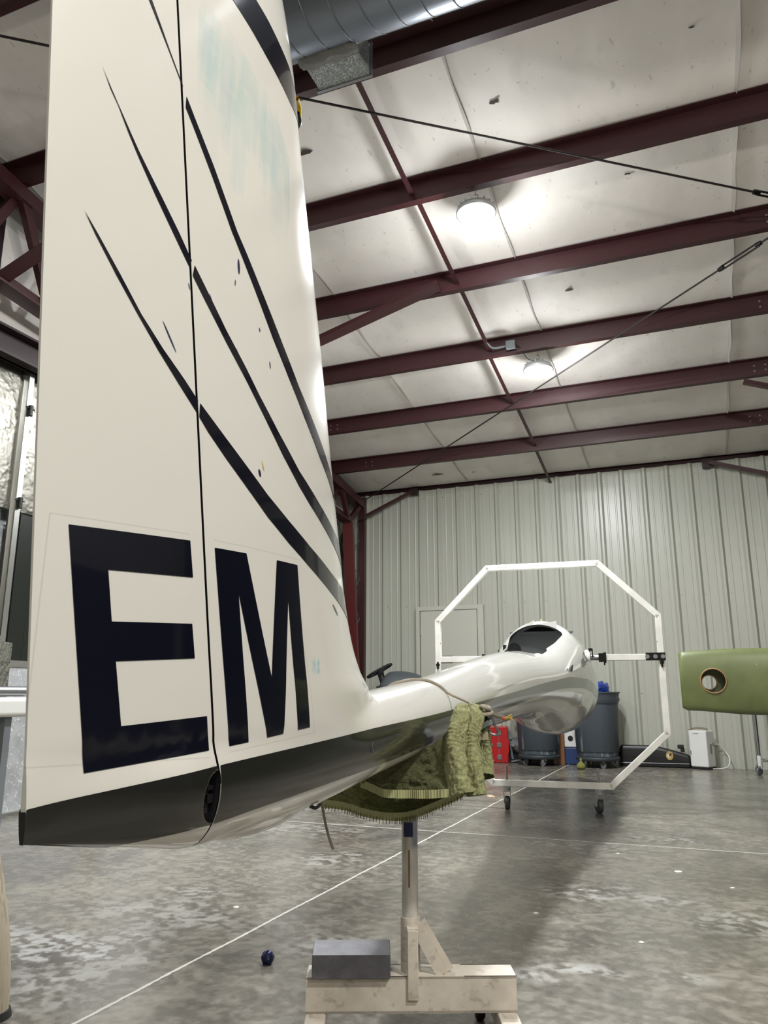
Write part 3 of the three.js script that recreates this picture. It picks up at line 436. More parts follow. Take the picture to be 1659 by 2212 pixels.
const FLAP = [3.728, 1.246, 3.96, 1.294, 4.18, 1.29, 3.79, 1.203, 3.626, 1.145, 3.509, 1.098, 3.18, 1.067, 3.293, 1.117, 3.066, 1.076, 3.291, 1.137, 3.548, 1.196];   // outline of the torn root fairing on the hull (s, y)
const ship = glider('glider_fuselage', 'white glider fuselage with tall fin, charcoal side stripe and open wing bay', 'aircraft');
{
  // hull: one smooth lofted shell with the wing bay cut out of its back
  const ss = []; for (let s = -1.2485; s < 6.8; s += (s < 1 ? 0.06 : 0.05)) ss.push(s); ss.push(6.8, 6.83);
  const NA = 72;
  const loft = (list, inset, capA, capB) => {
    const pos = [], uv = [], idx = [], n = list.length;
    list.forEach((s, i) => { const t = hullTop(s) - inset, b = hullBot(s) + inset, k = s > 6.81 ? 0.4 : 1, a = (hullHW(s) - inset) * k, yc = (t + b) / 2, h = (t - b) / 2 * k; for (let j = 0; j < NA; j++) { const q = j / NA * 6.283185; pos.push(s, yc + h * Math.sin(q), a * Math.cos(q)); uv.push(s, j / NA); } });
    for (let i = 0; i + 1 < n; i++) for (let j = 0; j < NA; j++) { const a = i * NA + j, b = i * NA + (j + 1) % NA, c = a + NA, d = b + NA; idx.push(a, b, d, a, d, c); }
    for (const [i, f] of [[0, 1], [n - 1, 0]]) { const s = list[i]; pos.push(s, (hullTop(s) + hullBot(s)) / 2, 0); uv.push(s, 0); const m = pos.length / 3 - 1; for (let j = 0; j < NA; j++) { const a = i * NA + j, b = i * NA + (j + 1) % NA; f ? idx.push(m, b, a) : idx.push(m, a, b); } }
    const g = new THREE.BufferGeometry(); g.setAttribute('position', new THREE.Float32BufferAttribute(pos, 3)); g.setAttribute('uv', new THREE.Float32BufferAttribute(uv, 2)); g.setIndex(idx); g.computeVertexNormals(); return g;
  };
  const outer = new Brush(loft(ss, 0), M.gel), inner = new Brush(loft(ss.filter(s => s > 1.9 && s < 6.5), 0.016), M.lining);
  const op = new THREE.Shape(); const edge = [[2.42, 0], [2.43, .04], [2.46, .075], [2.55, .098], [2.7, .112], [2.75, .132], [3.0, .142], [3.05, .132], [3.35, .165], [3.6, .188], [3.72, .195], [3.78, .186], [3.8, .15]];
  edge.forEach(([s, w], i) => i ? op.lineTo(s, w) : op.moveTo(s, w)); [...edge].reverse().forEach(([s, w]) => op.lineTo(s, -w));
  const pg = new THREE.ExtrudeGeometry(op, { depth: 0.8, bevelEnabled: false }); pg.rotateX(-Math.PI / 2); pg.translate(0, 1.13, 0); const prism = new Brush(pg, M.gel);
  const ev = new Evaluator(); ev.useGroups = true; ev.attributes = ['position', 'normal', 'uv'];
  for (const b of [outer, inner, prism]) b.updateMatrixWorld();
  const shell = ev.evaluate(ev.evaluate(outer, inner, SUBTRACTION), prism, SUBTRACTION);
  const g = shell.geometry, mats = Array.isArray(shell.material) ? shell.material : [shell.material], src = g.index ? g.index.array : null;
  const pick = m => { const out = { position: [], normal: [], uv: [] }; for (const gr of (g.groups.length ? g.groups : [{ start: 0, count: (src ?? g.attributes.position.array).length, materialIndex: 0 }])) if (mats[gr.materialIndex] === m) for (let i = gr.start; i < gr.start + gr.count; i++) { const k = src ? src[i] : i; for (const at of ['position', 'normal', 'uv']) { const A = g.attributes[at]; for (let c = 0; c < A.itemSize; c++) out[at].push(A.array[k * A.itemSize + c]); } } const q = new THREE.BufferGeometry(); q.setAttribute('position', new THREE.Float32BufferAttribute(out.position, 3)); q.setAttribute('normal', new THREE.Float32BufferAttribute(out.normal, 3)); q.setAttribute('uv', new THREE.Float32BufferAttribute(out.uv, 2)); return q; };
  const hull = mesh('hull', pick(M.gel), M.gel, ship);
  const lin = mesh('bay_lining', pick(M.lining), M.lining, ship); lin.userData.label = 'dark grey lining inside the wing bay';
  // bulkhead and fittings inside the bay
  const disc = (s, k, yTop) => { const t = hullTop(s) - 0.02, b = hullBot(s) + 0.02, a = hullHW(s) - 0.02, yc = (t + b) / 2, h = (t - b) / 2, sh = new THREE.Shape(); for (let j = 0; j <= 40; j++) { const q = j / 40 * 6.2832, px = a * k * Math.cos(q), py = Math.min(yc + h * k * Math.sin(q), yTop); j ? sh.lineTo(px, py) : sh.moveTo(px, py); } const e = new THREE.ExtrudeGeometry(sh, { depth: 0.012, bevelEnabled: false }); e.rotateY(Math.PI / 2); e.translate(s, 0, 0); return e; };
  const bh = mesh('bulkhead', disc(4.12, 0.98, 1.41), std({ color: 0x63686b, roughness: 0.55 }), ship);
  mesh('ledge', box(0.05, 0.014, 0.5, 4.09, 1.405, 0), M.lining, bh);
  mesh('arch_rib', tube(Array.from({ length: 21 }, (_, i) => { const q = lerp(0.35, Math.PI - 0.35, i / 20), t = hullTop(3.98), b = hullBot(3.98); return V(3.98, (t + b) / 2 + (t - b) / 2 * 0.93 * Math.sin(q), hullHW(3.98) * 0.9 * Math.cos(q)); }), 0.014, 40, 8), std({ color: 0x3e4244, roughness: 0.6 }), ship);
  mesh('fitting', [cyl(0.045, 0.045, 0.03, 20, 3.2, 1.225, -0.10, 'x'), cyl(0.02, 0.02, 0.05, 14, 3.17, 1.225, -0.10, 'x'), box(0.04, 0.05, 0.02, 3.2, 1.23, -0.17)], M.black, ship);
  mesh('post_fitting', box(0.012, 0.02, 0.012, 4.15, 1.51, 0, 0.002), std({ color: 0xc9b878, roughness: 0.6 }), ship);
  // charcoal side stripe, both sides
  for (const side of [1, -1]) {
    const NS = 190, NY = 9;
    const gg = gridGeo(NS, NY, (i, j) => { const s = lerp(-1.2488, 6.4, i / NS), y0 = curve(SBT, s), y1 = curve(STT, s); let y = lerp(y0, y1, j / NY); const Wf = (q, r) => s < -0.36 ? Math.max(tailW(q, r), hullW(q, r)) : hullW(q, r), e = 0.002, wv = Wf(s, y), n = V(-(Wf(s + e, y) - Wf(s - e, y)) / (2 * e), -(Wf(s, y + e) - Wf(s, y - e)) / (2 * e), 1).normalize(); return [s + n.x * .0012, y + n.y * .0012, side * (wv + n.z * .0012)]; });
    mesh('side_stripe', side > 0 ? gg : flip(gg), M.charcoal, ship);
  }
  // fin
  const NY = 110, NC = 46, yv = j => { const t = j / NY; return lerp(.79, 2.56, Math.pow(t, 1.35)); }, cv = i => 1 - Math.pow(1 - i / NC, 2.2);
  const finSide = sd => { const q = gridGeo(NC, NY, (i, j) => { const y = yv(j), a = sHinge(y) + 0.002, L = sLE(y), s = lerp(a, L, cv(i)); let w = i === NC && y > hullTop(s) ? 0 : Math.max(tailW(s, y), 0); return [s, y, sd * w]; }, false, finUV); return sd > 0 ? q : flip(q); };
  const face = gridGeo(1, NY, (i, j) => { const y = yv(j), s = sHinge(y) + 0.002; return [s, y, (i ? -1 : 1) * tailW(s, y)]; }, false, finUV);
  const fin = mesh('fin', [finSide(1), finSide(-1)], finMat, ship); mesh('hinge_face', face, M.seal, fin);
  for (const side of [1, -1]) mesh('letter_m', decal(LETTER_M, tailW, 0.0008, side), M.navy, fin);
  for (const f of LINES_F) for (const side of [1, -1]) mesh('trim_line', decal(f, tailW, 0.0008, side), M.navy, fin);
  // rudder, hung behind the fin with a gap; a scooped recess lets the control fork through on this side
  const scoop = (s, y) => .03 * sstep(1.08, .9, Math.hypot((s + 1.25) / .038, (y - .772) / .034));
  const rud = new THREE.Group(); rud.name = 'rudder'; ship.add(rud);
  const NR = 44, NV = 150;
  const rp = (c, t) => { let y = .72; const sAt = q => lerp(sTE(q), sHinge(q) - 0.0035, c); let yb = .72; for (let k = 0; k < 6; k++) yb = hullBot(sAt(yb)); const f = t < .25 ? .12 * (1 - Math.cos(t / .25 * 1.5708)) : .12 + .88 * Math.pow((t - .25) / .75, 1.15); y = lerp(yb, 2.52, f); const s = sAt(y); return [s, y, y > .845 ? tailW(s, y) : Math.max(0, tailW(s, y))]; };
  const rs = sd => { const q = gridGeo(NR, NV, (i, j) => { const r = rp(1 - Math.pow(1 - i / NR, 1.5), j / NV); return [r[0], r[1], sd * (j === 0 ? 0 : Math.max(.001, r[2] - (sd > 0 ? scoop(r[0], r[1]) : 0)))]; }, false, finUV); return sd > 0 ? q : flip(q); };
  const rf = flip(gridGeo(1, NV, (i, j) => { const r = rp(1, j / NV); return [r[0], r[1], (i ? -1 : 1) * (j === 0 ? 0 : r[2])]; }, false, finUV)), rt = gridGeo(1, NV, (i, j) => { const r = rp(0, j / NV); return [r[0], r[1], (i ? -1 : 1) * (j === 0 ? 0 : r[2])]; }, false, finUV);
  mesh('rudder_skin', [rs(1), rs(-1), rt], finMat, rud); mesh('hinge_face', rf, M.seal, rud);
  for (const side of [1, -1]) {
    mesh('letter_e', decal(LETTER_E, tailW, 0.0008, side), M.navy, rud);
    for (const f of LINES_R) mesh('trim_line', decal(f, tailW, 0.0008, side, 0.02), M.navy, rud);
    // the stripe wraps the foot of the rudder
    const NS = 110, NJ = 40; const gg = gridGeo(NS, NJ, (i, j) => { const c = 1 - Math.pow(1 - i / NS, 1.7); let yb = .72; const sAt = q => lerp(sTE(q) - 0.0005, sHinge(q) - 0.0035, c); for (let k = 0; k < 6; k++) yb = hullBot(sAt(yb)); const s1 = sAt(.8), y0 = Math.max(yb, curve(SBT, s1)), y1 = curve(STT, s1), fy = Math.pow(j / NJ, 1.5); const y = lerp(y0, y1, fy), s = sAt(y), w = Math.max(0, (y > .785 ? tailW(s, y) : hullW(s, y) + .0006) - (side > 0 ? scoop(s, y) : 0)); return [s, y - (y <= yb + 1e-6 ? 0.0012 : 0), side * (w + 0.0011)]; });
    mesh('foot_stripe', side > 0 ? gg : flip(gg), M.charcoal, rud);
  }
  mesh('foot_edge', gridGeo(1, 12, (i, j) => { const y = lerp(.7595, .7935, j / 12), q = sTE(y) - .0016, w = Math.max(.0016, tailW(q + .002, y)); return [q, y, (i ? -1 : 1) * (w + .001)]; }), M.charcoal, rud);
  const capS = -1.249, capT = hullTop(capS), capB = hullBot(capS), capG = new THREE.CircleGeometry(1, 40); capG.scale(hullHW(capS), (capT - capB) / 2, 1); capG.rotateY(-Math.PI / 2); capG.translate(capS, (capT + capB) / 2, 0); mesh('tail_cap', capG, M.seal, ship);
  // gap seal, hinge and drive fork
  const sealG = gridGeo(2, 60, (i, j) => { const y = lerp(.71, 2.5, j / 60), s = sHinge(y) - 0.001, w = Math.max(0.01, Math.max(tailW(s, y), hullW(s, y)) - 0.006); return [s, y, lerp(-w, w, i / 2)]; });
  mesh('gap_seal', sealG, M.seal, ship);
  mesh('hinge_pin', [cyl(0.006, 0.006, 0.05, 10, -1.262, .775, .035), box(.03, .012, .05, -1.255, .77, .02), box(.03, .006, .05, -1.255, .785, .02)], M.black, ship);
  mesh('drain_ring', new THREE.TorusGeometry(.011, .0007, 6, 28).scale(.6, 1, 1).rotateY(.12).translate(-.62, .802, hullW(-.62, .802) + .0022), std({ color: 0x55565a, roughness: .5 }), ship);
  // tail skid fairing under the boom
  mesh('tail_skid', gridGeo(30, 16, (i, j) => { const t = i / 30, s = lerp(-1.17, -.79, t), e = Math.pow(Math.sin(Math.PI * Math.pow(t, .75)), .8), q = j / 16 * Math.PI, b = hullBot(s) + .02; return [s, b - (.019 + .010 * e) * Math.sin(q) + .0, (.010 + .028 * e) * Math.cos(q)]; }), M.gel, ship);
  mesh('skid_slot', tube([V(-.835, .705, .026), V(-.825, .70, .034), V(-.805, .704, .036)], .0035, 12, 6), M.black, ship);
  // wing root stubs, pins and torn fairings on both sides
  for (const sd of [1, -1]) {
    if (sd > 0) {   // torn wing root fairing, left on this side only
      const fl = FLAP, top = decal(fl, hullW, .014, 1, .05), rim = []; const n = fl.length / 2;
      const at = (k, o) => { const a = fl[2 * (k % n)], b = fl[2 * (k % n) + 1], e = .002, nn = V(-(hullW(a + e, b) - hullW(a - e, b)) / (2 * e), -(hullW(a, b + e) - hullW(a, b - e)) / (2 * e), 1).normalize(); return [a + nn.x * o, b + nn.y * o, hullW(a, b) + nn.z * o]; };
      const sk = gridGeo(n, 1, (k, q) => at(k, q ? -.004 : .014)); mesh('root_fairing', [top, sk, flip(sk.clone())], M.gel, ship);
    }
    mesh('root_socket', [cyl(.06, .06, .05, 24, 4.356, 1.215, sd * .34, 'z')], M.whitePl, ship);
    mesh('socket_clip', [box(.05, .02, .03, 4.33, 1.275, sd * .37), box(.05, .07, .008, 4.33, 1.245, sd * .385)], M.blackMetal, ship);
  }
}
// spring clamp on the fin's nose, high up
{
  const t = glider('spring_clamp', 'small yellow and black spring clamp gripping the fin edge', 'clamp');
  mesh('jaw', [tube([V(-.985, 2.215, .02), V(-.955, 2.222, .012), V(-.935, 2.215, .004), V(-.925, 2.2, -.004)], .006, 20, 8)], M.yellow, t);
  mesh('grip', [tube([V(-.97, 2.19, .016), V(-.945, 2.187, .01), V(-.928, 2.19, -.002)], .006, 16, 8)], M.black, t);
}

// ------------------------------------------------------------------ octagonal turning hoop that carries the wing pins
const caster = (parent, x, y, z, r, turn = 0, mats = [M.steel, M.tyre]) => {                      // top plate at y
  const g = new THREE.Group(); g.name = 'caster'; g.position.set(x, y, z); g.rotation.y = turn; parent.add(g);
  mesh('fork', [box(.07, .006, .07, 0, -.003, 0), cyl(.026, .022, .022, 16, 0, -.017, 0), ...[-1, 1].map(q => bar(V(-.002, -.028, q * .026), V(.018, -y + r, q * .026), .05, .004, V(1, 0, 0))), box(.06, .012, .056, .002, -.034, 0, .003), cyl(.03, .03, .03, 18, 0, -.02, 0)], mats[0], g);
  const w = lathe([[.012, -.02], [r * .8, -.0205], [r * .96, -.017], [r, -.009], [r, .009], [r * .96, .017], [r * .8, .0205], [.012, .02]], 28); w.rotateX(Math.PI / 2); w.translate(.018, -y + r, 0);
  mesh('wheel', w, mats[1], g);
  mesh('axle', cyl(.008, .008, .05, 10, .018, -y + r, 0, 'z'), mats[0], g);
};
{
  const t = glider('octagonal_hoop', 'large white octagonal steel hoop on casters around the fuselage', 'hoop stand');
  const s = 4.356, c = .026, W = .945 - c, w = .479 - c * .41, yb = .18 + c, yt = 2.02 - c, y1 = .604 + c * .41, y2 = 1.551 - c * .41;
  const pts = [[-w, yb], [w, yb], [W, y1], [W, y2], [w, yt], [-w, yt], [-W, y2], [-W, y1]].map(([z, y]) => V(s, y, z));
  for (let i = 0; i < 8; i++) { const a = pts[i].clone(), b = pts[(i + 1) % 8].clone(), d = b.clone().sub(a).normalize().multiplyScalar(.0105); const m = mesh('hoop_bar', bar(a.sub(d), b.add(d), .052, .05, V(1, 0, 0), .004), M.hoop, t); m.userData.label = 'white square hoop tube'; }
  mesh('handwriting', new THREE.PlaneGeometry(.12, .03).rotateY(-Math.PI / 2).translate(s - .0268, 1.996, -.33), phy({ roughness: .6, color: 0xffffff, map: canvasTex(256, 64, (x, a, b) => { x.fillStyle = '#e0ded6'; x.fillRect(0, 0, a, b); x.fillStyle = '#77776f'; x.font = 'italic 44px sans-serif'; x.fillText('Hoop #2', 40, 48); }) }), t);
  for (const z of [-.362, .37]) { caster(t, s, .18, z, .052, z < 0 ? .1 : .45, [std({ color: 0xb4b6b6, roughness: .35, metalness: .7 }), M.tyre]); mesh('stud', cyl(.011, .011, .11, 10, s, .285, z), M.steel, t); }
  for (const sd of [1, -1]) {
    mesh('arm', box(.045, .05, .4, s, 1.21, sd * (sd > 0 ? .686 : .72), .004), M.hoop, t);
    mesh('collar', [box(.062, .07, .06, s, 1.21, sd * (sd > 0 ? .462 : .5)), box(.07, .085, .012, s, 1.21, sd * (sd > 0 ? .485 : .523))], M.blackMetal, t);
    mesh('wing_pin', cyl(.021, .021, .13, 18, s, 1.21, sd * .39, 'z'), M.steel, t);
    mesh('clamp_screw', cyl(.006, .006, .1, 8, s, 1.2, sd * .476), M.blackMetal, t);
    mesh('clamp_plate', box(.012, .062, .15, s - .032 * sd, 1.212, sd * .875), M.blackMetal, t);
    for (const q of [.812, .873, .93]) mesh('bolt', cyl(.017, .017, .012, 16, s - .042 * sd, 1.212, sd * q, 'x'), M.steel, t);
    mesh('set_screw', [cyl(.008, .008, .06, 8, s - .03, 1.16, sd * .92), box(.03, .02, .03, s - .02, 1.165, sd * .92)], M.blackMetal, t);
  }
  mesh('scorch_mark', [0, 1, 2, 3, 4, 5, 6, 7].map(i => { const g = new THREE.CircleGeometry(.006 + .009 * hash(i, 1, 4), 7); g.rotateY(-Math.PI / 2); g.translate(s - .0258, 1.34 + .05 * (hash(i, 2, 4) - .5), (i % 2 ? 1 : -1) * (.919 + .03 * (hash(i, 3, 4) - .5))); return g; }), std({ color: 0x2b2623, roughness: .9 }), t);
}

// ------------------------------------------------------------------ tail stand with V cradle, turned a little to the boom
const ST = Math.atan2(.18, .552);                                   // stand's own turn
{
  const t = thing('tail_stand', 'cream painted steel tail stand with a round post under the tail boom', 'stand', [BX, 0, BZ], TH + ST);
  // local: x forward, z to the right; beam along z
  mesh('beam', [box(.1, .006, .58, 0, .157, 0), box(.006, .09, .58, -.047, .115, 0), box(.006, .09, .58, .047, .115, 0), box(.1, .006, .58, 0, .073, 0)].slice(0, 4), M.stand, t);
  mesh('post', cyl(.0235, .0235, .55, 28, 0, .43, 0), M.pipe, t);
  mesh('sleeve', cyl(.0275, .0275, .14, 28, 0, .23, 0), M.stand, t);
  mesh('strap', [box(.008, .175, .03, -.0545, .19, .004, .003), box(.03, .008, .03, -.04, .277, .004)], M.stand, t);
  mesh('gusset', bar(V(-.012, .285, .022), V(-.012, .16, .1), .008, .045, V(1, 0, 0)).scale(1, 1, 1), M.stand, t); mesh('gusset_web', bar(V(-.03, .262, .026), V(-.03, .16, .085), .01, .03, V(1, 0, 0)), M.stand, t);
  for (const sd of [-1, 1]) {
    mesh('rail', sd > 0 ? box(.72, .05, .055, -.25, .045, .262, .004) : box(.62, .05, .055, -.24, .045, -.262, .004), M.stand, t);
    for (const x of [.1, -.585]) { const c = new THREE.Group(); c.name = 'caster'; t.add(c); const r = .034; const w = lathe([[.006, -.013], [r * .85, -.0135], [r, -.008], [r, .008], [r * .85, .0135], [.006, .013]], 24); const zc = sd > 0 ? .205 : -.262; w.rotateX(Math.PI / 2); w.translate(x, r, zc); mesh('wheel', w, M.rubber, c); mesh('fork', [box(.06, .005, .05, x, .0705, zc), box(.02, .045, .003, x, .05, zc + .018), box(.02, .045, .003, x, .05, zc - .018), box(.03, .012, .03, x, .066, sd * .232)], M.steel, c); }
  }
  // cradle (square to the boom again)
  const cr = new THREE.Group(); cr.name = 'cradle'; cr.rotation.y = -ST; t.add(cr);
  for (const sd of [-1, 1]) { mesh('cradle_arm', bar(V(0, .697, 0), V(0, .838, sd * .248), .014, .075, V(0, 1, 0)), M.greyPl, cr); mesh('rubber_pad', bar(V(0, .84, sd * .206), V(0, .86, sd * .241), .028, .066, V(0, 1, 0), .004), M.rubber, cr); mesh('clamp_block', box(.05, .022, .035, 0, .8, sd * .225), M.brass, cr); }
  const lab = mesh('paint_patch', new THREE.CylinderGeometry(.0238, .0238, .04, 20, 1, true, Math.PI * 1.22, 1.25).translate(0, .535, 0), std({ color: 0x2c2f5c, roughness: .6 }), t); lab.userData.label = 'dark blue paint smear on the post';
  mesh('rust_run', new THREE.CylinderGeometry(.0239, .0239, .1, 8, 4, true, Math.PI * 1.42, .22).translate(0, .43, 0), std({ color: 0x8a6c4e, roughness: .8 }), t);
  // steel ballast on the beam
  const b = thing('steel_block', 'dark grey steel block lying on the stand beam', 'block', [BX, 0, BZ], TH + ST);
  const sh = new THREE.Shape(); [[-.05, 0], [.05, 0], [.05, .05], [.035, .068], [-.05, .055]].forEach(([a, c], i) => i ? sh.lineTo(a, c) : sh.moveTo(a, c));
  const g = new THREE.ExtrudeGeometry(box ? sh : sh, { depth: .212, bevelEnabled: true, bevelSize: .002, bevelThickness: .002, bevelSegments: 2 }); g.translate(-.012, .1625, -.272);
  mesh('ingot', g, M.iron, b);
}
// ------------------------------------------------------------------ towel slung in the cradle
{
  const t = glider('green_towel', 'olive green terry towel draped over the stand cradle under the boom', 'towel');
  const path = a => new THREE.CatmullRomCurve3(a.map(q => V(...q)), false, 'catmullrom', .5);
  const sheet = (top, bot, fold, n = 140, m = 70) => { const A = path(top), B = path(bot); const g = gridGeo(n, m, (i, j) => { const u = i / n, v = j / m, a = A.getPoint(u), b = B.getPoint(u), p = a.lerp(b, v), f = fold(u, v); return [p.x + f, p.y + 0.004 * (fbm(u + 3.1, v + 1.7, 10, 3, 77) - .5), p.z + f * .3].map((c, q) => q ? c : c + .004 * (fbm(u, v, 60, 2, 78) - .5)); }, false, (p, i, j) => [i / n * 0.6, j / m * .3]); return g; };
  const both = g => [g, flip(g.clone())];
  const fz = (u, v, k) => .016 * (fbm(u * 1 + k, v + k * 2, 5, 3, 55 + k) - .5) * 2;
  // under layer, then the nearer layer, both hanging from the arms
  const lower = sheet([[-.03, .745, -.24], [.0, .715, -.12], [.0, .70, 0], [.0, .72, .12], [-.03, .78, .2]], [[-.10, .600, -.235], [-.1, .586, -.13], [-.1, .573, -.02], [-.1, .578, .03], [-.09, .603, .1], [-.07, .643, .175], [-.05, .70, .21]], (u, v) => fz(u, v, 1) + .012 * Math.sin(u * 17) * v);
  const upper = sheet([[-.14, .742, -.06], [-.14, .752, .02], [-.13, .77, .08], [-.12, .80, .13], [-.1, .845, .165]], [[-.165, .665, -.1], [-.17, .648, -.04], [-.17, .642, .02], [-.165, .643, .09], [-.15, .652, .19]], (u, v) => fz(u, v, 2) + .01 * Math.sin(u * 11 + 1) * v);
  mesh('back_layer', both(lower), M.towel, t); mesh('front_layer', both(upper), M.towel, t);
  // bunched folds over the arm tip
  const foldG = (pts, r0, r1, k) => { const c = path(pts), n = 110, m = 64; return gridGeo(n, m, (i, j) => { const u = i / n, p = c.getPoint(u), tg = c.getTangent(u), e1 = V(1, 0, 0).addScaledVector(tg, -tg.x).normalize(), e2 = V().crossVectors(tg, e1), w = (j % m) / m, q = w * 6.2832; let r = lerp(r0, r1, u) * (u < .1 ? Math.sqrt(u / .1) * .8 + .2 : 1); r *= 1 + .34 * (fbm(u * .7 + k * .37, w, 4, 3, 91 + k) - .5) * 2 + .1 * Math.sin(q * 3 + u * 7 + k); r += .0042 * (fbm(u, w, 40, 2, 15 + k) - .5) * 2; r += .0016 * sstep(.36, .38, u) * sstep(.6, .58, u) * Math.sin(u * 190); const a = 1.1 * r, b = .8 * r, pp = p.addScaledVector(e1, a * Math.cos(q)).addScaledVector(e2, b * Math.sin(q)); return [pp.x, pp.y, pp.z]; }, false, (p, i, j) => [j / m * .22, i / n * .3]); };
  mesh('fold', foldG([[-.02, .862, .185], [-.07, .848, .18], [-.11, .79, .165], [-.13, .72, .172], [-.14, .652, .186]], .032, .04, 1), M.towel, t);
  mesh('fold', foldG([[.0, .868, .21], [-.05, .85, .214], [-.085, .79, .205], [-.105, .72, .214], [-.115, .648, .226]], .03, .03, 2), M.towel, t);
  mesh('fold', foldG([[.03, .852, .205], [.01, .82, .222], [-.0, .76, .228], [-.03, .69, .238]], .026, .024, 3), M.towel, t);
  const hems = [[[-.10, .600, -.235], [-.1, .586, -.13], [-.1, .573, -.02], [-.1, .578, .03], [-.09, .603, .1], [-.07, .643, .175], [-.05, .70, .21]], [[-.165, .665, -.1], [-.17, .648, -.04], [-.17, .642, .02], [-.165, .643, .09], [-.15, .652, .19]]];
  const foldOf = [u => fz(u, 1, 1) + .012 * Math.sin(u * 17), u => fz(u, 1, 2) + .01 * Math.sin(u * 11 + 1)];
  hems.forEach((h, k) => mesh('hem', gridGeo(160, 4, (i, j) => { const u = i / 160, p = path(h).getPoint(u), f = foldOf[k](u); return [p.x + f - .0035 - .0012 * Math.sin(i * 1.7), p.y + .02 - .0055 * j, p.z + f * .3]; }), std({ color: 0xb0b385, roughness: .95, side: THREE.DoubleSide }), t));
  const fr = []; for (let i = 0; i < 70; i++) { const p = path(hems[0]).getPoint(i / 70), f0 = foldOf[0](i / 70); p.x += f0; p.z += f0 * .3; fr.push(rod(V(p.x - .004, p.y + .006, p.z), V(p.x - .006, p.y - .006 - .006 * hash(i, 1, 3), p.z + .004 * (hash(i, 2, 3) - .5)), .0012, 4)); }
  mesh('fringe', fr, M.hem, t).userData.kind = 'stuff';
}
// ------------------------------------------------------------------ rope over the boom, hook
{
  const t = glider('tie_down_rope', 'pale cotton rope looped over the tail boom and knotted beside the towel', 'rope');
  const onHull = (q, sx) => V(sx, (hullTop(sx) + hullBot(sx)) / 2 + ((hullTop(sx) - hullBot(sx)) / 2 + .004) * Math.sin(q), (hullHW(sx) + .004) * Math.cos(q));
  const over = [V(0, .855, -.235), V(-.01, .90, -.17), onHull(2.4, -.03), onHull(2.0, -.02), onHull(1.75, .0), onHull(1.5708, .07), onHull(1.3, .095), onHull(1.1, .105), onHull(.85, .115), onHull(.66, .12), V(.05, .897, .168), V(-.02, .874, .23)];
  mesh('strand', tube(over, .0042, 160, 8), M.rope, t);
  const kn = []; for (let i = 0; i < 46; i++) { const a = i / 45 * 15, r = .013 + .004 * Math.sin(a * .7); kn.push(V(-.03 + r * Math.cos(a), .872 - .012 * Math.sin(a * .41), .238 + .015 * Math.sin(a) + .006 * Math.cos(a * .6))); }
  mesh('knot', tube(kn, .0055, 200, 8), M.rope, t);
  mesh('tail', tube([V(-.03, .866, .25), V(-.022, .857, .27), V(-.012, .853, .288)], .0055, 20, 8), M.rope, t);
  mesh('whipping', rod(V(-.012, .85, .284), V(-.012, .85, .292), .0068), M.ropeRed, t);
  mesh('frayed_end', Array.from({ length: 16 }, (_, i) => rod(V(-.012, .85, .29), V(-.012 + .014 * (hash(i, 1, 8) - .5), .851 + .018 * (hash(i, 2, 8) - .4), .309 + .006 * hash(i, 3, 8)), .0013, 5)), M.fray, t);
  mesh('hanging_end', tube([V(-.02, .74, -.255), V(-.06, .66, -.258), V(-.08, .58, -.24), V(-.1, .52, -.215), V(-.1, .485, -.2)], .0042, 40, 8), M.rope, t);
  const h = glider('wire_hook', 'bent steel wire hook hanging from the rope knot', 'hook');
  mesh('wire', tube([V(-.035, .872, .245), V(-.03, .858, .256), V(-.022, .83, .264), V(-.014, .812, .272), V(-.014, .803, .264), V(-.014, .808, .25), V(-.01, .816, .246)], .0036, 60, 8), M.steel, h);
}

// ------------------------------------------------------------------ things along the back wall
function binOn(name, label, x, z, full, extra) {
  const t = thing(name, label, 'trash can', [x, 0, z], .4, undefined);
  const b = lathe([[.0, .13], [.24, .13], [.255, .15], [.285, .80], [.3, .80], [.305, .86], [.312, .925], [.325, .93], [.325, .945], [.295, .945], [.27, .2], [.0, .2]], 40);
  mesh('tub', b, M.bin, t);
  for (const a of [0.35, 3.5]) mesh('handle', [box(.04, .05, .16, .318, .85, 0, .01).rotateY(a)], M.binDark, t);
  mesh('dolly', [lathe([[0, .085], [.25, .085], [.275, .09], [.28, .125], [.26, .14], [.0, .13]], 36)], M.binDark, t);
  for (let i = 0; i < 5; i++) { const a = i / 5 * 6.2832 + .3, cx = .21 * Math.cos(a), cz = .21 * Math.sin(a); const g = new THREE.Group(); g.name = 'caster'; g.position.set(cx, 0, cz); g.rotation.y = a + .8; t.add(g); mesh('wheel', cyl(.038, .038, .024, 20, 0, .038, 0, 'z'), M.greyPl, g); mesh('fork', [box(.03, .045, .004, -.005, .062, .015), box(.03, .045, .004, -.005, .062, -.015), cyl(.014, .014, .012, 10, -.01, .083, 0)], M.chrome, g); }
  return t;
}
binOn('trash_can', 'grey round trash can on a dolly, closest to the red case', -2.105, -10.74);
const bin2 = binOn('trash_can', 'grey round trash can on a dolly with blue plastic sticking out', -1.335, -10.70);
{
  const bag = []; for (let k = 0; k < 5; k++) { const g = new THREE.IcosahedronGeometry(.09 + .03 * hash(k, 1, 2), 3), p = g.attributes.position; for (let i = 0; i < p.count; i++) { const v = V(p.getX(i), p.getY(i), p.getZ(i)), n = 1 + .3 * (fbm(v.x * 3 + k + 4, v.y * 3 + v.z * 2 + 5, 6, 3, 33) - .5) * 2; p.setXYZ(i, v.x * n, v.y * n * .8, v.z * n); } g.computeVertexNormals(); g.translate(-1.37 + .1 * (hash(k, 5, 2) - .5) * 3, .955 + .05 * hash(k, 6, 2), -10.72 + .2 * (hash(k, 7, 2) - .5)); bag.push(g); }
  solo('plastic_bag', 'crumpled blue plastic bag poking out of the trash can', 'bag', bag, M.blueBag);
}
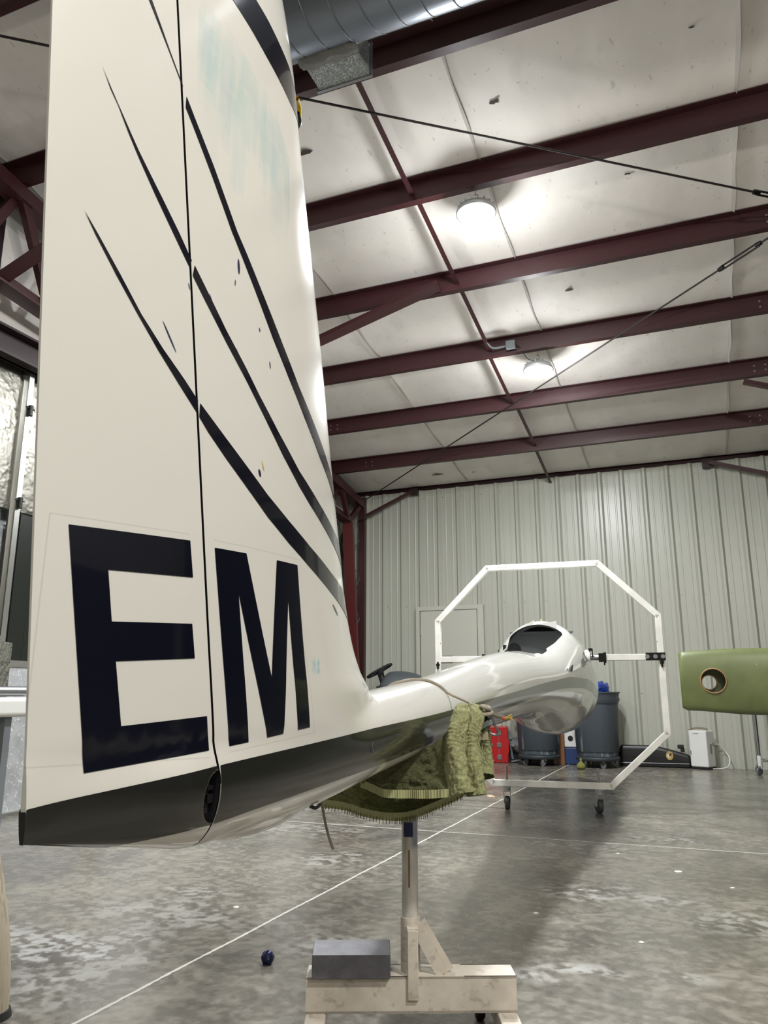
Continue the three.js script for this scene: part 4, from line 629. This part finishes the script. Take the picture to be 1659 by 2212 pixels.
{
  const t = thing('red_case', 'bright red hard case standing on end with chrome latches', 'case', [-2.73, 0, -10.93], .12);
  const sh = new THREE.Shape(); [[-.17, 0], [.155, 0], [.16, .1], [.17, .14], [.17, .27], [.155, .31], [.155, .44], [.148, .455], [-.1, .455], [-.14, .43], [-.13, .3], [-.17, .2]].forEach(([a, b], i) => i ? sh.lineTo(a, b) : sh.moveTo(a, b));
  const e = new THREE.ExtrudeGeometry(sh, { depth: .17, bevelEnabled: true, bevelSize: .012, bevelThickness: .012, bevelSegments: 3 }); e.translate(0, .013, -.085); mesh('shell', e, M.redCase, t);
  mesh('lid_seam', box(.004, .44, .004, .045, .235, .098), M.steel, t);
  for (const y of [.075, .235, .395]) mesh('latch', [box(.062, .06, .012, .05, y, .104, .003), box(.02, .045, .012, .05, y, .112, .003)], M.chrome, t);
  mesh('lock_plate', [box(.036, .042, .01, -.055, .235, .102, .003), cyl(.008, .008, .006, 12, -.055, .24, .108, 'z')], M.chrome, t);
}
{
  const t = thing('floor_machine', 'grey and chrome wheeled machine half hidden beside the red case', 'machine', [-2.42, 0, -11.0], .2);
  const b = gridGeo(24, 20, (i, j) => { const u = i / 24, q = j / 20 * 6.2832; const x = lerp(-.13, .16, u), r = .11 * Math.pow(Math.sin(Math.PI * clamp(u * .9 + .08, 0, 1)), .6); return [x, .19 + .06 * (1 - u) + r * 1.0 * Math.sin(q), r * 1.1 * Math.cos(q)]; }); mesh('body', b, M.greyPl, t);
  mesh('wheel', cyl(.085, .085, .05, 24, .09, .085, .1, 'z'), M.rubber, t); mesh('hub', cyl(.03, .03, .056, 16, .09, .085, .1, 'z'), M.steel, t);
  mesh('fork', [bar(V(-.1, .05, .09), V(-.14, .42, .05), .02, .02), bar(V(-.12, .02, .1), V(.1, .06, .1), .02, .02)], M.greyPl, t);
  mesh('chrome_cap', [cyl(.028, .022, .05, 16, -.09, .24, .12, 'z'), cyl(.016, .016, .06, 12, -.12, .33, .08, 'z')], M.chrome, t);
  mesh('wheel', cyl(.07, .07, .04, 24, -.11, .07, -.02, 'z'), M.rubber, t);
}
solo('cardboard_sheet', 'brown cardboard sheet standing between the two trash cans', 'cardboard', box(.14, .6, .02, -1.88, .3, -11.03), M.card);
{
  const t = thing('wet_vacuum', 'white and blue upright vacuum with ribbed grey hose between the trash cans', 'vacuum', [-1.7, 0, -11.0]);
  mesh('base', box(.2, .22, .18, 0, .11, 0, .02), M.blueVac, t); mesh('top_cover', box(.18, .34, .17, -.005, .39, 0, .02), M.whitePl, t);
  mesh('port', [cyl(.034, .034, .012, 20, -.01, .34, .09, 'z'), cyl(.02, .02, .02, 16, -.01, .34, .092, 'z')], M.black, t);
  const hp = [V(.05, .6, .08), V(.1, .56, .1), V(.098, .36, .11), V(.102, .2, .11), V(.11, .1, .12), V(.14, .03, .14)], c = new THREE.CatmullRomCurve3(hp), rings = [new THREE.TubeGeometry(c, 60, .021, 10)]; for (let i = 0; i < 46; i++) { const p = c.getPoint(i / 45), tg = c.getTangent(i / 45), g = new THREE.TorusGeometry(.022, .004, 6, 14); g.lookAt(tg); g.translate(p.x, p.y, p.z); rings.push(g); }
  mesh('ribbed_hose', rings, M.greyPl, t);
}
{
  const g = gridGeo(40, 18, (i, j) => { const u = i / 40, x = lerp(-1.1, -.2, u), q = j / 18 * 6.2832, h = u < .45 ? .27 : lerp(.27, .15, Math.pow((u - .45) / .55, 1.3)), d = .055, sx = Math.sign(Math.cos(q)) * Math.pow(Math.abs(Math.cos(q)), .5), sy = Math.sign(Math.sin(q)) * Math.pow(Math.abs(Math.sin(q)), .5), e = Math.min(1, Math.sqrt(Math.min(u, 1 - u) * 30 + .05)); return [x, h / 2 + sy * h / 2 * e * .999 + (1 - e) * .0, -10.98 + sx * d * e]; });
  const t = thing('black_fairing', 'long black fairing shell lying against the wall with a round emblem', 'fairing');
  mesh('shell', g, std({ color: 0x1b1b1a, roughness: .38 }), t);
  mesh('edge_strip', rod(V(-1.08, .05, -10.918), V(-.24, .055, -10.918), .004), M.steel, t);
  const em = new THREE.CylinderGeometry(.055, .055, .006, 28).rotateX(Math.PI / 2).scale(.8, 1, 1).translate(-.47, .15, -10.921);
  mesh('emblem', em, std({ roughness: .6, map: canvasTex(128, 128, (x) => { x.fillStyle = '#a98f52'; x.fillRect(0, 0, 128, 128); x.fillStyle = '#d8cfae'; x.beginPath(); x.ellipse(70, 78, 26, 34, .3, 0, 7); x.fill(); x.fillStyle = '#4a3a22'; x.beginPath(); x.ellipse(46, 46, 16, 26, -.4, 0, 7); x.fill(); x.fillRect(64, 40, 12, 40); }) }), t);
  mesh('end_bracket', [box(.075, .05, .06, -.33, .26, -10.98, .01), box(.05, .05, .04, -.31, .22, -10.98, .01)], M.black, t);
}
{
  const t = thing('dehumidifier', 'white upright dehumidifier with wires coiled on its top', 'dehumidifier', [-.075, 0, -10.9], -.48);
  mesh('cabinet', box(.235, .44, .2, 0, .25, 0, .018), M.whitePl, t);
  mesh('foot', box(.22, .03, .18, 0, .015, 0), M.black, t);
  mesh('brand_mark', new THREE.PlaneGeometry(.085, .03).translate(-.015, .43, .1008), std({ roughness: .5, map: canvasTex(256, 96, x => { x.fillStyle = '#d9d9d5'; x.fillRect(0, 0, 256, 96); x.strokeStyle = '#333'; x.lineWidth = 9; x.beginPath(); x.moveTo(12, 26); x.lineTo(12, 80); x.moveTo(12, 30); x.lineTo(50, 28); x.lineTo(50, 52); for (let i = 0; i < 5; i++) { const a = 64 + i * 36; x.moveTo(a, 56); x.lineTo(a, 30); x.lineTo(a + 12, 36); x.lineTo(a + 24, 30); x.lineTo(a + 24, 56); } x.stroke(); }) }), t);
  mesh('side_label', [new THREE.PlaneGeometry(.05, .12).rotateY(Math.PI / 2).translate(.1182, .25, .0), new THREE.PlaneGeometry(.03, .04).rotateY(Math.PI / 2).translate(.1182, .3, -.06)], std({ color: 0x8d8f92, roughness: .6 }), t);
  mesh('tank_notch', box(.012, .05, .004, -.1, .2, .1005), M.greyPl, t);
  mesh('wire_coil', [tube([V(-.14, .477, .05), V(-.08, .485, .08), V(0, .495, .05), V(.07, .495, .08), V(.12, .482, .06), V(.06, .495, -.02), V(-.05, .505, 0), V(-.1, .485, .06)], .004, 60, 6)], std({ color: 0x75614c, roughness: .8 }), t);
  solo('power_cord', 'white power cord curving from the dehumidifier to the floor', 'cord', tube([V(.05, .3, -10.95), V(.13, .29, -11.02), V(.2, .2, -11.06), V(.235, .12, -11.0), V(.2, .035, -10.9), V(.08, .012, -10.86), V(.03, .012, -10.85)], .007, 50, 8), M.whitePl);
}
{
  const t = thing('chrome_rack', 'chrome tube rolling rack beside the ribbed wall', 'rack', [.6, 0, -10.45]);
  for (const z of [.12, -.2]) for (const x of [-.06, .85]) mesh('upright', rod(V(x, .1, z), V(x + .0, 1.02, z), .018, 14), M.chrome, t);
  for (const y of [.16, .98]) { for (const z of [.12, -.2]) mesh('rail', rod(V(-.06, y, z), V(.85, y, z), .012), M.chrome, t); mesh('rail', rod(V(-.06, y, -.2), V(-.06, y, .12), .012), M.chrome, t); mesh('rail', rod(V(.85, y, -.2), V(.85, y, .12), .012), M.chrome, t); }
  mesh('sleeve', [cyl(.026, .026, .1, 14, -.06, .17, .12), cyl(.024, .024, .05, 14, -.06, .1, .12)], M.whitePl, t);
  for (const z of [.12, -.2]) for (const x of [-.06, .85]) { const g = new THREE.Group(); g.name = 'caster'; g.position.set(x, 0, z); g.rotation.y = .9; t.add(g); mesh('wheel', cyl(.045, .045, .02, 24, -.02, .045, 0, 'z'), M.greyPl, g); mesh('fork', [box(.03, .05, .004, -.012, .07, .014), box(.03, .05, .004, -.012, .07, -.014), box(.03, .02, .032, -.01, .095, 0)], M.chrome, g); }
}
// utility cart behind the boom
{
  const t = thing('utility_cart', 'dark grey ride-on utility cart with a steering wheel behind the tail boom', 'cart', [-4.13, 0, -10.2], .25);
  const sec = (u) => { const x = lerp(-.28, .82, u); return [x, lerp(.55, 1.0, sstep(0, .35, u)) + .13 * Math.sin(Math.PI * clamp(u * 1.1, 0, 1)) - .35 * sstep(.7, 1, u), lerp(.3, .38, Math.sin(Math.PI * u))]; };
  mesh('cowl', gridGeo(26, 16, (i, j) => { const [x, h0, w] = sec(i / 26), h = h0 + .1, q = j / 16 * Math.PI, sx = Math.cos(q), c = Math.sign(sx) * Math.pow(Math.abs(sx), .6), sy = Math.pow(Math.sin(q), .5); return [x, .35 + (h - .35) * sy, w * c]; }), M.greyCart, t);
  mesh('cowl_recess', box(.3, .05, .02, .1, 1.0, .36, .01), M.black, t);
  mesh('column', [rod(V(.04, .95, .05), V(-.04, 1.21, .05), .045)], M.black, t);
  const w = new THREE.TorusGeometry(.185, .018, 10, 40).rotateX(Math.PI / 2); const sp = [0, 2.09, 4.19].map(a => bar(V(0, 0, 0), V(.16 * Math.cos(a), 0, .16 * Math.sin(a)), .012, .03)); const hubg = cyl(.045, .055, .05, 20, 0, -.02, 0);
  mesh('steering_wheel', [w, ...sp, hubg].map(g => g.rotateZ(.5).translate(-.05, 1.235, .05)), M.rubber, t);
  mesh('chassis', box(1.1, .25, .62, 0, .28, 0, .03), M.greyCart, t);
  mesh('seat', [box(.3, .1, .46, -.62, .62, 0, .03), box(.08, .4, .46, -.78, .82, 0, .04), box(.36, .3, .46, -.6, .42, 0)], M.black, t);
  for (const [x, z] of [[.35, .31], [.35, -.31], [-.5, .31], [-.5, -.31]]) mesh('wheel', cyl(.16, .16, .12, 28, x, .16, z, 'z'), M.rubber, t);
  mesh('tail_lamp', [box(.1, .05, .06, -.62, .98, .2), box(.1, .02, .06, -.62, 1.02, .2)], std({ color: 0x6a2620, roughness: .5 }), t);
}
solo('olive_weight', 'small olive knotted bag lying on the floor under the fuselage nose', 'bag', [lathe([[0, 0], [.045, .005], [.058, .03], [.05, .06], [.025, .085], [.012, .1], [.018, .125], [.008, .135]], 18).translate(-1.5, 0, -10.3)], M.olive);

// ------------------------------------------------------------------ green wing panel on the right
{
  const t = thing('green_wing_panel', 'olive green fibreglass wing panel with a round opening, standing on edge', 'wing panel', [0, 0, -7.5]);
  const NX = 40, NQ = 48, x0 = -.18, x1 = 2.4;
  const yTop = x => 1.285 + .022 * Math.sin(Math.min(1, (x - x0) / .5) * 1.5708), yBot = x => .778 - .035 * sstep(-.18, .45, x) + (x < -.15 ? .012 : 0), th = .075;
  const P = (i, q) => { const u = i / NX, x = lerp(x0, x1, u * u * .4 + u * .6), a = yTop(x), b = yBot(x), k = q / NQ * 6.283185, sy = Math.sin(k), cx = Math.sign(Math.cos(k)) * Math.pow(Math.abs(Math.cos(k)), .55), e = i === 0 ? .965 : 1; return [x + (i === 0 ? 0 : 0) + .0, (a + b) / 2 + (a - b) / 2 * sy * e, th * cx * e]; };
  const pos = [], idx = [], uv = []; for (let i = 0; i <= NX; i++) for (let q = 0; q < NQ; q++) { const p = P(i, q); pos.push(...p); uv.push(p[0], p[1]); }
  for (let i = 0; i < NX; i++) for (let q = 0; q < NQ; q++) { const a = i * NQ + q, b = i * NQ + (q + 1) % NQ, c = a + NQ, d = b + NQ; idx.push(a, b, d, a, d, c); }
  for (const [i, f] of [[0, 1], [NX, 0]]) { const p = P(i, 0); pos.push(p[0], 1.03, 0); uv.push(p[0], 1.03); const m = pos.length / 3 - 1; for (let q = 0; q < NQ; q++) { const a = i * NQ + q, b = i * NQ + (q + 1) % NQ; f ? idx.push(m, b, a) : idx.push(m, a, b); } }
  const g = new THREE.BufferGeometry(); g.setAttribute('position', new THREE.Float32BufferAttribute(pos, 3)); g.setAttribute('uv', new THREE.Float32BufferAttribute(uv, 2)); g.setIndex(idx); g.computeVertexNormals();
  const ev = new Evaluator(); ev.useGroups = false; ev.attributes = ['position', 'normal', 'uv'];
  const w = new Brush(g), c1 = new Brush(cyl(.103, .103, .16, 48, .09, 1.03, .02 + .08 - .05, 'z')), c2 = new Brush(cyl(.062, .062, .5, 40, .055, 1.018, 0, 'z')); for (const b of [w, c1, c2]) b.updateMatrixWorld();
  c1.geometry.translate(0, 0, .0);
  const r = ev.evaluate(ev.evaluate(w, c1, SUBTRACTION), c2, SUBTRACTION); mesh('skin', r.geometry, M.green, t);
  mesh('opening_ring', new THREE.TorusGeometry(.104, .006, 10, 56).translate(.09, 1.03, .075), M.wood, t);
  mesh('back_ring', new THREE.TorusGeometry(.063, .005, 10, 48).translate(.055, 1.018, -.028), M.wood, t);
  const s = thing('wing_trestle', 'grey padded trestle holding the green wing panel off the floor', 'trestle', [1.25, 0, -7.5]);
  for (const z of [-.3, .3]) for (const x of [-.3, .3]) mesh('leg', bar(V(x, 0, z), V(x * .9, .72, z * .35), .04, .04), M.greyPl, s);
  mesh('top_rail', box(.7, .06, .26, 0, .705, 0, .01), M.greyPl, s); for (const z of [-.11, .11]) mesh('cheek', box(.5, .12, .03, 0, .79, z, .01), M.rubber, s);
}

// ------------------------------------------------------------------ left end wall: foil faced hangar door
{
  const wl = struct('wall_left');
  mesh('upper_insulation', box(.1, 2.2, D + ZF, XL - .12, 4.85, (ZF - D) / 2), M.vinyl, wl);
  mesh('outer_sheet', box(.06, 3.9, D + ZF, XL - .2, 1.9, (ZF - D) / 2), M.galvWall, wl);
  mesh('lower_sheet', box(.03, 1.14, D + ZF, XL - .02, .57, (ZF - D) / 2), M.galvWall, wl);
  const zs = []; for (let k = -5; k < 12; k++) zs.push(-4.545 + 1.22 * k);
  for (const z of zs) {
    if (z < -D + .1 || z > ZF - .2) continue;
    const zb = Math.min(z + 1.22, ZF);
    const p = gridGeo(20, 20, (i, j) => { const u = i / 20, v = j / 20, e = Math.sin(Math.PI * u) * Math.sin(Math.PI * v); return [XL + .012 * Math.pow(Math.max(e, 0), .5) + .004 * (fbm(u + z * .3 + 9, v + 2, 6, 3, 17) - .5) - .03, lerp(2.39, 3.6, v), lerp(z + .04, zb - .04, 1 - u)]; }, false, p => [p[2] * .5, p[1] * .5]); mesh('foil_panel', p, M.foil, wl);
    for (let q = 0; q < 6; q++) { const zc = z + .08 + (q + .5) * .178; if ((zc > -9.85 && zc < -8.8) || (zc > -6.55 && zc < -5.7)) continue; mesh('dark_slat', box(.02, 1.2, .155, XL - .05 + (q % 2) * .025, 1.77, zc, .004), M.slate, wl); }
    mesh('door_post', [box(.06, 3.6, .05, XL + .0, 1.8, z), box(.02, 3.6, .09, XL - .02, 1.8, z)], M.alu, wl);
    for (const y of [2.44, 3.24]) mesh('latch', [cyl(.02, .02, .09, 12, XL + .05, y, z), cyl(.006, .006, .09, 8, XL + .045, y + .02, z, 'z')], M.black, wl);
    mesh('sill_rail', box(.03, .05, 1.13, XL - .01, 1.155, z + .61), M.alu, wl);
    if (Math.abs(z + 4.545) < .01 || Math.abs(z + 5.765) < .01) { const sh = new THREE.Shape(); const L = []; for (let i = 0; i <= 12; i++) L.push([z + .1 + .05 * hash(i, 2, 6) * (i / 12 + .4) - .1 * i / 24, .12 + i / 12 * .95]); sh.moveTo(-(z - .02), .1); sh.lineTo(-(z - .02), 1.1); [...L].reverse().forEach(([a, b]) => sh.lineTo(-a, b)); const g = new THREE.ShapeGeometry(sh); g.rotateY(Math.PI / 2); g.translate(XL + .012, 0, 0); mesh('torn_backing', g, std({ color: 0xb6aa97, roughness: .9, side: THREE.DoubleSide, bumpMap: rep(fineN, 4), bumpScale: .01 }), wl); }
  }
  for (const [za, zb, y0, y1] of [[-9.9, -8.75, .55, 3.5], [-6.6, -5.63, 1.18, 3.5]]) mesh('white_panel', box(.03, y1 - y0, zb - za, XL + .02, (y0 + y1) / 2, (za + zb) / 2, .004), M.whitePl, wl);
  mesh('floor_track', box(.05, .025, D + ZF - 1, XL + .02, .0125, (ZF - D) / 2 + .3), M.alu, wl);
  const h = thing('door_header', 'dark steel header beam above the foil faced hangar door', 'beam');
  mesh('web', box(.03, .24, D + ZF - 1, XL + .06, 3.69, (ZF - D) / 2 + .4), M.oxideDark, h); mesh('flange', [box(.14, .02, D + ZF - 1, XL + .1, 3.58, (ZF - D) / 2 + .4), box(.14, .02, D + ZF - 1, XL + .1, 3.8, (ZF - D) / 2 + .4)], M.oxideDark, h);
  const w = thing('wall_post', 'dark steel post in the left end wall above the door header', 'post'); mesh('post', box(.1, 1.5, .1, XL + .02, 4.5, -4.02), M.oxideDark, w);
  solo('rake_trim', 'dark grey trim angle along the roof edge above the left wall', 'trim', bar(V(XL + .08, roofY(-D) - .12, -D + .2), V(XL + .08, roofY(-.2) - .12, -.2), .14, .1), std({ color: 0x3b4040, roughness: .5 }));
}
// bench with odds and ends by the left wall
{
  const t = thing('side_bench', 'white topped bench beside the foil faced hangar door', 'bench', [-4.25, 0, -3.0]);
  mesh('bench_top', box(.6, .12, 1.75, 0, .84, 0, .03), M.whitePl, t); for (const z of [-.7, .7]) for (const x of [-.22, .22]) mesh('leg', box(.05, .78, .05, x, .39, z), M.greyPl, t);
  const c = thing('metal_canister', 'dented silver metal canister with a wire handle on the bench', 'canister', [-4.15, .9, -3.62], .3);
  mesh('body', box(.2, .3, .2, 0, .19, 0, .012), std({ color: 0xb9b9b2, roughness: .22, metalness: .95, bumpMap: rep(fineN, 1), bumpScale: .01 }), c); mesh('handle', tube([V(-.06, .34, 0), V(-.06, .375, 0), V(0, .385, 0), V(.06, .375, 0), V(.06, .34, 0)], .006, 24, 8), M.steel, c);
  mesh('foot', box(.19, .04, .19, 0, .02, 0), M.steel, c);
  solo('metal_tube', 'round brushed metal tube lying along the bench edge', 'tube', rod(V(-4.0, .935, -2.4), V(-4.0, .935, -3.8), .03, 20), M.steel);
}
// floor oddments
{
  const g = new THREE.IcosahedronGeometry(.022, 2), p = g.attributes.position; for (let i = 0; i < p.count; i++) { const v = V(p.getX(i), p.getY(i), p.getZ(i)), n = 1 + .5 * (fbm(v.x * 9 + 4, v.y * 9 + v.z * 7 + 5, 6, 2, 3) - .5) * 2; p.setXYZ(i, v.x * n * .8, v.y * n * 1.1, v.z * n); } g.computeVertexNormals(); g.translate(-1.497, .022, -2.61);
  solo('blue_scrap', 'crumpled dark blue vinyl scrap on the floor', 'scrap', g, std({ color: 0x141a4a, roughness: .25 }));
  const chips = [[-.206, -4.679, .022], [-1.9, -7.33, .04], [-1.93, -7.4, .03], [-.75, -3.6, .012], [-1.05, -2.75, .01], [-2.0, -3.2, .014], [-.3, -3.35, .012], [.05, -4.4, .012], [-.55, -5.05, .012]];
  chips.forEach(([x, z, r], i) => solo('paint_chip', ['white paint flake on the floor right of the fuselage shadow', 'pale tan flake on the floor beside the hoop caster', 'pale tan flake beside a larger one near the hoop caster'][i] ?? 'tiny white paint flake on the concrete floor', 'flake', cyl(r, r * .8, .002, 6, x, .002, z).scale(1, 1, 1), i === 1 || i === 2 ? std({ color: 0xc8b592, roughness: .8 }) : M.whitePl, i > 2 ? 'tiny flakes on the floor' : undefined));
  const t = thing('padded_leg', 'worn beige padded trestle leg beside the white floor joint', 'leg', [-2.02, 0, -1.90]);
  mesh('padding', tube([V(.0, .0, .0), V(-.015, .1, -.01), V(-.07, .25, -.03), V(-.2, .5, -.06), V(-.36, .78, -.08)], .06, 30, 20), M.beige, t);
  mesh('foot', cyl(.07, .065, .02, 20, .0, .01, 0), M.rubber, t);
}

renderer.render(scene, camera);
